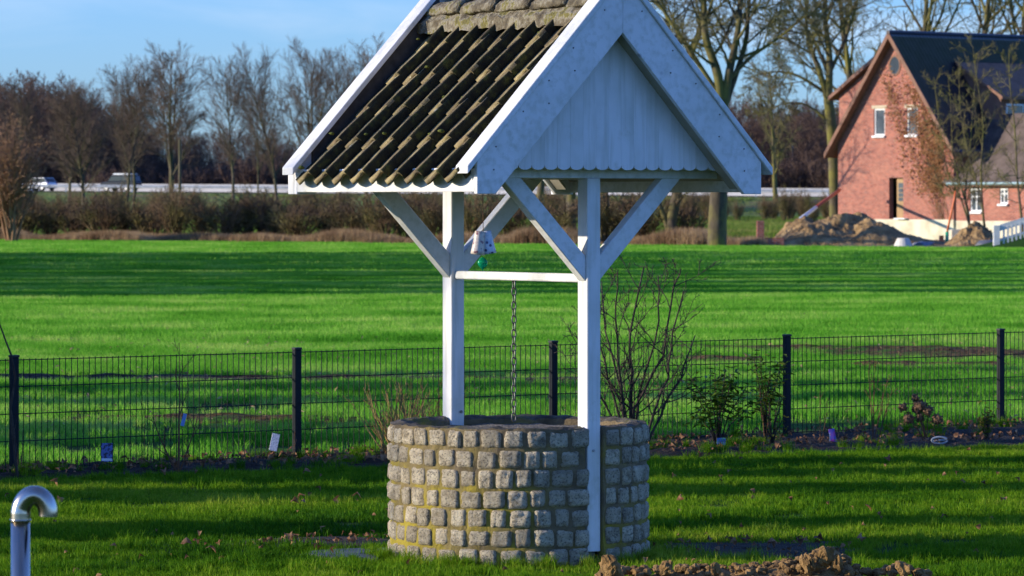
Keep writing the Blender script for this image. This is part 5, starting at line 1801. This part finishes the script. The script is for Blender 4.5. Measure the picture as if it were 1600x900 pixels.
b.tube(pts, .008, 6); b.tube([(-.05, 0, c.z - .004), (.05, 0, c.z + .004)], .007, 6); b.build('oval_rim', flat('grey_plastic', (.32, .36, .38)), ov, smooth=True)
b = MB(); b.tube([(0, 0, 0), (0, 0, c.z)], .006, 6); b.build('stick', M['canes'], ov)
# ------------------------------------------------------------------ brick house
def brick_mat():
    m, nt, b = nodes_of('red_brick')
    t = nt.nodes.new('ShaderNodeTexCoord')
    sx = nt.nodes.new('ShaderNodeSeparateXYZ'); nt.links.new(t.outputs['Object'], sx.inputs[0])
    ad = nt.nodes.new('ShaderNodeMath'); ad.operation = 'ADD'; nt.links.new(sx.outputs['X'], ad.inputs[0]); nt.links.new(sx.outputs['Y'], ad.inputs[1])
    cb = nt.nodes.new('ShaderNodeCombineXYZ'); nt.links.new(ad.outputs[0], cb.inputs['X']); nt.links.new(sx.outputs['Z'], cb.inputs['Y'])
    bt = nt.nodes.new('ShaderNodeTexBrick')
    bt.inputs['Scale'].default_value = 1.0
    bt.inputs['Brick Width'].default_value = .25; bt.inputs['Row Height'].default_value = .0833
    bt.inputs['Mortar Size'].default_value = .012; bt.inputs['Mortar Smooth'].default_value = .2
    bt.inputs['Color1'].default_value = (.44, .115, .068, 1); bt.inputs['Color2'].default_value = (.23, .050, .034, 1); bt.inputs['Mortar'].default_value = (.38, .27, .22, 1)
    nt.links.new(cb.outputs[0], bt.inputs['Vector'])
    n = noise(nt, .8, 6, .6)
    n2 = noise(nt, 5, 4, .6)
    c = mixc(nt, bt.outputs['Color'], (.48, .22, .15), mrange(nt, n.outputs['Fac'], .48, .7, 0, .5))
    c = mixc(nt, c, (.17, .05, .04), mrange(nt, n2.outputs['Fac'], .50, .72, 0, .6))
    nt.links.new(c, b.inputs['Base Color']); b.inputs['Roughness'].default_value = .9
    bump(nt, b, bt.outputs['Fac'], -.5, .01)
    return m
M['brick'] = brick_mat()
M['plinth'] = pmat('cream_render', [(.3, (.50, .43, .30)), (.55, (.66, .60, .46)), (.75, (.74, .69, .56))], 1.5, 7, .9, bs=20, bstr=.3)
M['rooftile'] = pmat('dark_roof_tiles', [(.3, (.014, .016, .028)), (.7, (.030, .033, .054))], 2, 6, .35, spec=.5)
M['wingtile'] = pmat('brown_roof_tiles', [(.3, (.065, .048, .044)), (.5, (.10, .075, .068)), (.7, (.145, .11, .10))], 1.6, 7, .85, bs=14, bstr=.5)
M['verge'] = pmat('brown_verge_board', [(.3, (.17, .085, .055)), (.7, (.26, .14, .095))], 3, 5, .8)
M['frame'] = flat('white_window_frame', (.78, .79, .80), .4)
M['pane'] = flat('window_pane', (.05, .065, .085), .06, 0, .7)
M['lintel'] = flat('sandstone_lintel', (.50, .42, .30), .85)
M['gutter'] = flat('zinc_gutter', (.30, .42, .44), .45, .4)
M['door'] = pmat('wooden_door', [(.3, (.26, .15, .06)), (.7, (.42, .26, .11))], 6, 5, .6, vscale=(1, 1, .15))
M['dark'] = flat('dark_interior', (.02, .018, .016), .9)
HX, HY = 16.4, 206.0
house = empty('brick_house', (HX, HY, 0), R(-50))
tag(house, 'red brick house with steep dark tiled roof, cream plinth and side wing', 'house')
HWd, HD, HA, HE = 8.0, 16.0, 10.25, 4.92       # width, depth, apex, wall height at the eaves
hs = (HA - .12 - HE) / (HWd / 2)
def wall_cols(xs, opens, topf, y0, y1, z0):
    """wall along x with openings [(x0,x1,z0,z1)]; topf gives the height"""
    cuts = sorted(set([xs[0], xs[1]] + [v for o in opens for v in o[:2]] + ([HWd / 2] if xs[0] < HWd / 2 < xs[1] else [])))
    b = MB()
    for a, c in zip(cuts, cuts[1:]):
        mid = (a + c) / 2
        zs = z0
        for o in sorted([o for o in opens if o[0] <= mid <= o[1]], key=lambda o: o[2]):
            b.prism([(a, zs), (c, zs), (c, o[2]), (a, o[2])], y0, y1); zs = o[3]
        b.prism([(a, zs), (c, zs), (c, topf(c)), (a, topf(a))], y0, y1)
    return b
gtop = lambda x: HA - .12 - abs(x - HWd / 2) * hs
op1 = [(2.54, 3.30, 5.05, 6.50), (4.82, 5.58, 5.05, 6.50), (3.60, 4.58, 1.02, 3.06)]
wall_cols((0, HWd), op1, gtop, 0, .30, 1.0).build('gable_wall', M['brick'], house)
b = MB(); b.bb(-.0, .30, .301, HD, 1.0, HE - .05); b.build('side_wall', M['brick'], house)
b = MB(); b.bb(HWd - .30, HWd, .301, HD, 1.0, HE - .05); b.build('side_wall', M['brick'], house)
b = MB(); b.bb(-.03, HWd + .03, -.04, HD, -.2, .997); b.build('plinth', M['plinth'], house)
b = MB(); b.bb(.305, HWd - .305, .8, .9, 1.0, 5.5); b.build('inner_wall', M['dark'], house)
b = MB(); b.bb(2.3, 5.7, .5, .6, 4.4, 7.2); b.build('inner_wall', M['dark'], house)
def window(x0, x1, z0, z1, y, par, bars=1, mid=False):
    f = MB(); w = .075
    f.bb(x0, x0 + w, y, y + .07, z0, z1); f.bb(x1 - w, x1, y, y + .07, z0, z1)
    f.bb(x0 + w, x1 - w, y, y + .07, z0, z0 + w); f.bb(x0 + w, x1 - w, y, y + .07, z1 - w, z1)
    wd = f.build('window', M['frame'], par)
    p = MB(); p.bb(x0 + w, x1 - w, y + .03, y + .045, z0 + w, z1 - w); p.build('pane', M['pane'], wd)
    if mid:
        s = MB(); s.bb((x0 + x1) / 2 - .03, (x0 + x1) / 2 + .03, y - .008, y + .02, z0 + w, z1 - w); s.bb(x0 + w, x1 - w, y - .006, y + .018, z0 + (z1 - z0) * .62, z0 + (z1 - z0) * .62 + .05); s.build('glazing_bar', M['frame'], wd)
    s = MB(); s.bb(x0 - .04, x1 + .04, y - .18, y + .0, z0 - .10, z0 - .001); s.build('sill', M['frame'], wd)
    return wd
for o in op1[:2]:
    window(o[0], o[1], o[2] + .11, o[3], .05, house)
    b = MB(); b.bb(o[0] - .15, o[1] + .15, -.02, .10, o[3] + .002, o[3] + .16); b.build('lintel', M['lintel'], house)
b = MB(); b.bb(3.98, 4.58, .16, .22, 1.06, 3.0); dr = b.build('door', M['door'], house)
b = MB(); b.bb(4.10, 4.46, .145, .16, 1.9, 2.8); b.build('pane', M['pane'], dr)
for k in range(3):
    b = MB(); b.bb(4.10, 4.46, .13, .144, 2.08 + k * .22, 2.11 + k * .22); b.build('glazing_bar', M['door'], dr)
b = MB(); b.bb(4.15, 4.9, -.25, .28, 1.0, 1.06); b.build('door_sill', M['frame'], house)
# oval window under the ridge
n = 20
b = MB(); vs = []; fs = []
for k in range(n):
    a = 2 * PI * k / n
    for (rx, rz, y) in ((.42, .52, -.03), (.33, .43, -.03), (.33, .43, .02), (.42, .52, .02)):
        vs.append((HWd / 2 + rx * math.cos(a), y, 8.62 + rz * math.sin(a)))
for k in range(n):
    for j in range(4): fs.append((k * 4 + j, ((k + 1) % n) * 4 + j, ((k + 1) % n) * 4 + (j + 1) % 4, k * 4 + (j + 1) % 4))
b.add(vs, fs); ow = b.build('window', M['verge'], house)
b = MB(); b.prism([(HWd / 2 + .34 * math.cos(2 * PI * k / n), 8.62 + .44 * math.sin(2 * PI * k / n)) for k in range(n)], -.012, -.004); b.build('pane', M['pane'], ow)

def tiled(name, p0, ex, up, W_, L_, mat, par, course=.33, wave=.25, amp=.022, step=.018):
    """sheet of courses of waved tiles: p0 eave corner, ex along the eave, up along the slope"""
    p0, ex, up = Vector(p0), Vector(ex).normalized(), Vector(up).normalized()
    nn = ex.cross(up).normalized()
    if nn.z < 0: nn = -nn
    ncw = max(1, int(W_ / wave)); nr_ = max(1, int(round(L_ / course))); cs = L_ / nr_
    cols = ncw * 4 + 1
    xs = np.linspace(0, W_, cols)
    wz = amp * np.abs(np.sin(np.pi * xs / wave)) ** 1.4
    vs = []; fs = []
    for r_ in range(nr_):
        for (t, h) in ((0, step), (1, 0)):
            for i in range(cols):
                v = p0 + ex * xs[i] + up * (r_ * cs + t * cs) + nn * (wz[i] + h)
                vs.append((v.x, v.y, v.z))
    for r_ in range(nr_ * 2 - 1):
        for i in range(cols - 1): fs.append((r_ * cols + i, r_ * cols + i + 1, (r_ + 1) * cols + i + 1, (r_ + 1) * cols + i))
    o = link(name, np_mesh(name, vs, fs, mat), par); o['kind'] = 'stuff'
    return o
roofh = empty('roof', (0, 0, 0)); roofh.parent = house
hk = (HA - 4.28) / (HWd / 2 + .52)
upL = Vector((1, 0, hk)).normalized(); SL = math.hypot(HWd / 2 + .52, HA - 4.28)
for s in (-1, 1):
    up_ = Vector((-s, 0, hk)).normalized()
    x_e = HWd / 2 + s * (HWd / 2 + .52)
    tiled('roof_tiles', (x_e, -.45, 4.28), (0, 1, 0), up_, HD + .5, SL, M['rooftile'], roofh)
    # slab under the tiles
    b = MB(); b.prism([(HWd / 2, HA - .03), (x_e, 4.25), (x_e, 4.07), (HWd / 2, HA - .24)], -.43, HD); b.build('roof_slab', M['verge'], roofh)
    b = MB(); b.prism([(HWd / 2 + (s * .001), HA + .04), (x_e, 4.32), (x_e, 4.02), (HWd / 2 + s * .001, HA - .30)], -.50, -.432); b.build('verge_board', M['verge'], roofh)
b = MB(); b.tube([(HWd / 2, -.5, HA + .0), (HWd / 2, HD, HA + .0)], .12, 8); b.build('ridge_cap', M['rooftile'], roofh)
# wing
WE = 2.78
opw = [(9.0, 9.78, 1.30, 2.52), (10.95, 11.5, 1.68, 2.52)]
wall_cols((HWd + .001, 17), opw, lambda x: WE - .05, .12, .40, .95).build('wing_wall', M['brick'], house)
b = MB(); b.bb(HWd + .032, 17, .08, 8, -.2, .947); b.build('plinth', M['plinth'], house)
window(*opw[0][:2], opw[0][2] + .09, opw[0][3], .17, house, mid=True)
window(*opw[1][:2], opw[1][2] + .09, opw[1][3], .17, house, mid=True)
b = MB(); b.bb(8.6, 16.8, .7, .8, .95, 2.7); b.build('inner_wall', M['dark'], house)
b = MB(); b.bb(17.001, 17.3, .12, 8, .95, WE - .05); b.build('side_wall', M['brick'], house)
upw = Vector((0, 1, .92)).normalized()
tiled('roof_tiles', (HWd - .6, -.22, WE - .02), (1, 0, 0), upw, 10.2, 5.1, M['wingtile'], roofh, .33, .25)
b = MB(); b.prism([(-.22, WE - .05), (3.55, WE + 3.42), (3.55, WE + 3.3), (-.22, WE - .17)], HWd - .0, 17.6, axis='x'); b.build('roof_slab', M['verge'], roofh)
b = MB(); b.tube([(HWd - .15, -.30, WE - .03), (17.6, -.30, WE - .03)], .075, 8); b.build('gutter', M['gutter'], house)
# dormer over the wing
yd, ye = 3.2, 8.5
dtop = lambda x: 8.58 - (x - 5.45) * .56
b = MB(); b.prism([(5.2, HA - 1.2 * hk - .2), (8.15, HA - 4.15 * hk - .2), (8.15, dtop(8.15)), (5.45, dtop(5.45))], yd, ye); b.build('dormer_wall', M['plinth'] if False else M['verge'], house)
b = MB(); b.prism([(5.3, dtop(5.3) + .0), (8.45, dtop(8.45)), (8.45, dtop(8.45) + .16), (5.3, dtop(5.3) + .16)], yd - .22, ye + .2); b.build('dormer_roof', M['verge'], roofh)
for k in range(3):
    b = MB(); b.bb(8.151, 8.20, yd + .35 + k * 1.6, yd + 1.6 + k * 1.6, 5.6, 6.7); w_ = b.build('window', M['frame'], house)
    b = MB(); b.bb(8.201, 8.21, yd + .43 + k * 1.6, yd + 1.52 + k * 1.6, 5.68, 6.62); b.build('pane', M['pane'], w_)
# lean-to rear wing past the far verge
yd = 1.6
ltop = lambda x: 8.55 + (x - .42) * .60
b = MB(); b.prism([(-1.55, 0), (2.6, 0), (2.6, ltop(2.6) - .1), (-1.55, ltop(-1.55) - .1)], yd, 9.0); b.build('lean_to_wall', M['brick'], house)
b = MB(); b.prism([(-2.0, ltop(-2.0) - .08), (3.2, ltop(3.2) - .08), (3.2, ltop(3.2) + .12), (-2.0, ltop(-2.0) + .12)], yd - .35, 9.2); b.build('lean_to_roof', M['verge'], roofh)

# dead climber on the gable
def hloc(x, y, z): return Matrix.Translation(house.location) @ Matrix.Rotation(R(-50), 4, 'Z') @ Vector((x, y, z))
cl = empty('dead_climber', hloc(7.0, -.05, 0), R(-50)); tag(cl, 'withered brown climber spread over the brick gable wall', 'climber')
b = MB(); lf = MB(); rv = random.Random(9)
for k in range(22):
    x = rv.uniform(-.3, .9); z = 1.0
    pts = [(x, 0, z)]
    dx = rv.uniform(-.42, .05)
    for i in range(12):
        x += dx * rv.uniform(.2, 1.6) * .8; z += rv.uniform(.35, .75)
        if z > gtop(min(7.9, max(.1, x + 7.0))) - .4 or x > .9: break
        pts.append((x + rv.gauss(0, .06), -.02, z))
    if len(pts) > 2: b.tube(pts, .009, 4)
    for p in pts[3:]:
        for _ in range(13):
            q_ = Vector((p[0] + rv.gauss(0, .28), -.03 - rv.random() * .10, p[2] + rv.gauss(0, .28)))
            if q_.z > gtop(min(8, max(0, q_.x + 7.0))) - .1 or q_.x > 1.0: continue
            w_ = .05; a = rv.uniform(0, 6)
            c1, s1 = math.cos(a) * w_, math.sin(a) * w_
            lf.add([(q_.x + c1, q_.y, q_.z + s1), (q_.x - s1, q_.y + .04, q_.z + c1), (q_.x - c1, q_.y, q_.z - s1), (q_.x + s1, q_.y - .03, q_.z - c1)], [(0, 1, 2, 3)])
b.build('stem', M['hedge'], cl)
M['deadleaf'] = leaf_mat('withered_leaf', [(0, (.16, .07, .03)), (.5, (.30, .15, .07)), (1, (.42, .24, .12))], .25, wscale=2)
o = lf.build('foliage', M['deadleaf'], cl); o['kind'] = 'stuff'

# young trees in front of the house
def young(px, py, z, stems_, label, seed, H0=8):
    b0 = at(px, py, z); b0.z = 0
    u_ = FPX / z
    paths = []
    for pl in stems_:
        pts = [((x - px) / u_, .25 * math.sin(x), EYE - (y_ - HOR) / u_) for x, y_ in pl[0]]
        paths.append((pts, pl[1], .012, int(pl[2] * 1.5), pl[3] * 1.1))
    ms = forked(seed, paths, M['bark_moss'], M['twig_moss'], levels=3, nchild=(9, 7, 5, 3), ratio=(.5, .5, .5, .5), ang=(24, 28, 30, 36), minr=.010, segs=(6, 5, 4, 3, 2), thick=1)
    return put_tree(ms, b0, 1, 0, 'young_tree', label, 'young trees before the house')
young(1512, 366, 186, [([(1514, 368), (1512, 330), (1500, 290), (1490, 240), (1486, 170), (1480, 110)], .07, 16, 1.3), ([(1513, 345), (1509, 300), (1516, 240), (1522, 160), (1530, 80)], .06, 16, 1.3), ([(1513, 350), (1500, 310), (1480, 265), (1468, 200), (1460, 120)], .05, 16, 1.2)],
      'many-stemmed young tree before the corner where gable and wing meet', 601)
young(1538, 372, 184, [([(1541, 372), (1536, 330), (1532, 270), (1536, 190), (1524, 110), (1520, 72)], .065, 15, 1.2), ([(1541, 360), (1530, 300), (1512, 240), (1502, 180), (1498, 100)], .045, 14, 1.1)],
      'young tree standing behind the smaller dirt heap before the wing', 602)
young(1598, 384, 180, [([(1600, 386), (1594, 330), (1590, 280), (1586, 200), (1578, 120), (1576, 76)], .075, 18, 1.3)], 'slender young tree at the picket fence by the wing', 603)

# dirt heaps by the house
def prof_heap(name, pr, z, ry, mat, label, seed):
    x0, x1 = pr[0][0], pr[-1][0]
    def hf(u):
        x = x0 + (u + 1) / 2 * (x1 - x0)
        for (a, ya), (b_, yb) in zip(pr, pr[1:]):
            if a <= x <= b_: return max(.03, EYE - ((ya + (yb - ya) * (x - a) / (b_ - a)) - HOR) / FPX * z)
        return .03
    o = heap(name, ((x0 + x1) / 2 - 800) / FPX * z, z, (x1 - x0) / 2 / FPX * z, ry, lambda u: hf(u) * 1.28, mat, seed, 160, 44, .42, -.02)
    return tag(o, label, 'soil heap')
prof_heap('dirt_heap', [(1180, 392), (1205, 372), (1228, 352), (1255, 349), (1285, 352), (1310, 350), (1332, 354), (1352, 349), (1378, 357), (1410, 366), (1440, 372), (1478, 376), (1500, 390)], 176, 3.6, M['earth'], 'long heap of dug-out brown earth before the house gable', 11)
prof_heap('dirt_heap', [(1462, 392), (1485, 376), (1505, 364), (1530, 361), (1548, 366), (1560, 380), (1575, 392)], 172, 2.2, M['earth'], 'shorter darker earth heap between the green pipe and the picket fence', 12)
# bare building ground under the heaps
patch('building_ground', 18.5, 182, 9, 13, .12, M['clay'], 3.3, base=.02)
# white cone
c = at(1411, 395, 170); c.z = 0
b = MB(); k_ = 170 / FPX
b.tube([(0, 0, 0), (0, 0, .38)], [15 * k_ * 1.05, 9 * k_], 18); o = b.build('concrete_cone', M['barrier'], smooth=False, bevel=.02, loc=c)
tag(o, 'pale concrete manhole cone lying before the long earth heap', 'cone')
b = MB(); lump(b, (0, 0, 0), .42, 4, .35, 9); o = b.build('grey_sheet', flat('bluish_sheet', (.22, .25, .32), .6), smooth=True, loc=at(1443, 392, 170.5)); o.location.z = .1
tag(o, 'crumpled grey-blue sheet beside the pale concrete cone', 'sheet')
b = MB(); lump(b, (0, 0, 0), .5, 7, .35, 9); o = b.build('grey_sheet', flat('dark_sheet', (.14, .15, .18), .6), smooth=True, loc=at(1543, 390, 169)); o.location.z = .12
tag(o, 'dark crumpled sheet on the foot of the shorter earth heap', 'sheet')
# pipes
M['orange'] = flat('orange_plastic', (.72, .16, .04), .45); M['green'] = flat('green_plastic', (.01, .33, .17), .45); M['redw'] = flat('red_paint', (.50, .09, .04), .5)
z = 176
def pipe(name, pts, r, mat, label, cat='pipe', n=10):
    b = MB(); P_ = [at(x, y_, z) for x, y_ in pts]; b0 = P_[0].copy(); b.tube([p - b0 for p in P_], r, n)
    return tag(b.build(name, mat, smooth=True, loc=b0), label, cat)
pipe('green_pipe', [(1479, 390), (1480, 362)], .075, M['green'], 'upright green plastic pipe beside the orange stub')
pipe('orange_stub', [(1471, 390), (1471, 368)], .105, M['orange'], 'short thick upright orange pipe beside the green one')
pipe('orange_pipe', [(1480, 362), (1486, 335), (1491, 312), (1493, 299)], .045, M['orange'], 'thin orange pipe rising bent from the green pipe to the wing gutter')
b0 = at(1244, 347, 190); e0 = at(1312, 297, 203)
t = empty('striped_pole', b0); tag(t, 'slanting red and white striped pole leaning from the earth heap to the house', 'pole')
d = e0 - b0
b = MB(); b.tube([(0, 0, 0), d * .44], .085, 8); b.build('white_section', M['frame'], t, smooth=True)
b = MB(); b.tube([d * .4401, d], .085, 8); b.build('red_section', M['redw'], t, smooth=True)
z = 168
b0 = at(1188, 390, z); b0.z = 0
b = MB(); b.bb(-.15, .15, -.15, .15, -.1, EYE - (345 - HOR) / FPX * z)
tag(b.build('brick_pillar', M['brick'], bevel=.01, loc=b0), 'free-standing brick pillar where the long earth heap begins', 'pillar')
b = MB(); b.bb(0, .8, -.1, .1, -.1, .40)
tag(b.build('low_brick_wall', M['brick'], loc=(b0.x + .16, b0.y, 0)), 'low brick wall running from the free-standing pillar into the heap', 'wall')
b = MB(); b.bb(-.42, .42, -.3, .3, -.1, .62)
o = b.build('concrete_block', M['plinth'], bevel=.02, loc=(at(1500, 380, 186).x, 186, 0)); tag(o, 'cream concrete block between the green pipe and the shorter heap', 'block')
# picket fence on a grassy mound at the frame edge
z = 163
vs = heap('grass_mound', (1625 - 800) / FPX * 165, 165, 3.0, 4, lambda u: .10 + .75 * min(1, (u + 1) * .8), M['g_lawn'], 5, 60, 20, .06); vs['kind'] = 'structure'
p0 = at(1557, 388, z); pf = empty('picket_fence', (p0.x, z, 0)); tag(pf, 'white picket fence climbing the grassy mound beside the wing', 'fence')
def fy(x): return .06 + .30 * x
b = MB(); b.bb(-.13, .13, -.10, .10, 0, .95); b.build('end_post', M['paint_v'], pf, bevel=.01)
b = MB()
for k in range(2):
    b = MB(); zz = (.22, .62)[k]
    b.prism([(.13, fy(.13) + zz), (4.6, fy(4.6) + zz), (4.6, fy(4.6) + zz + (.10, .26)[k]), (.13, fy(.13) + zz + (.10, .26)[k])], -.03, .03); b.build('rail', M['paint'], pf)
for k in range(26):
    x = .25 + k * .165
    b = MB(); b.prism([(x, fy(x) + .08), (x + .075, fy(x) + .08), (x + .075, fy(x) + .74), (x, fy(x) + .74)], -.055, -.031); b.build('picket', M['paint'], pf)

# ------------------------------------------------------------------ conifers beyond the frame that shade lawn and field
def conifer_mesh(seed, H, Rr, n):
    g_ = np.random.default_rng(seed)
    t = g_.uniform(.0, 1, n) ** .8
    r_ = Rr * (1 - t) ** .75 * g_.uniform(.35, 1.05, n) * (1 + .15 * np.sin(t * 40))
    a = g_.uniform(0, 2 * np.pi, n)
    c = np.stack([r_ * np.cos(a), r_ * np.sin(a), t * H], 1)
    L = .16 * H ** .5 * .55
    d = np.stack([np.cos(a), np.sin(a), g_.uniform(-.4, .2, n)], 1) * L
    s = np.stack([-np.sin(a), np.cos(a), g_.uniform(-.5, .5, n)], 1) * L * .45
    V = np.stack([c, c + d * .5 + s, c + d, c + d * .5 - s], 1).reshape(-1, 3)
    k = np.arange(n) * 4
    return np_mesh('crown', V, np.stack([k, k + 1, k + 2, k + 3], 1), M['conifer'])
cm = [conifer_mesh(700 + i, 6, 1.0, 16000) for i in range(2)]
tk = MB(); tk.tube([(0, 0, -.1), (0, 0, 5.6)], [.12, .02], 8); tkm = tk.mesh('trunk', M['bark'], smooth=True)
#        x      y     height  width
CN = [(-13.0, 22.5, 4.8, .75), (-13.2, 25.3, 5.2, .8), (-12.6, 27.0, 5.0, .7), (-14.0, 27.9, 5.8, .75), (-15.0, 31.2, 6.6, .9), (-16, 32.8, 5.6, 1.0),
      (-16, 37.2, 6.6, .95), (-17, 39.8, 7.2, 1.1), (-18.5, 42.6, 7.0, .75)]
CN += [(-30, 79 + k * 4.6, 15 + 2.5 * math.sin(k * 2.1), 2.3 + .5 * math.sin(k * 3.7)) for k in range(14)]
for i, (x, y, H_, w_) in enumerate(CN):
    t = empty('conifer', (x, y, 0), i * 1.3)
    link('trunk', tkm, t); link('crown', cm[i % 2], t)
    t.scale = (w_, w_, H_ / 6)
    tag(t, 'dark conifer beyond the frame throwing its shadow over lawn and field', 'tree', 'conifers beyond the frame')

# slim bare tree beyond the frame whose few branches dapple the well
ts = tree_mesh(811, 9, .075, M['bark'], M['twig'], levels=2, nchild=(11, 6), ratio=(.42, .5), ang=(38, 38), start=(.25, .2), minr=.010)
put_tree(ts, (-16, 20.35, 0), 1.0, .3, 'bare_tree', 'slim bare tree beyond the frame whose few branches dapple the well', None)
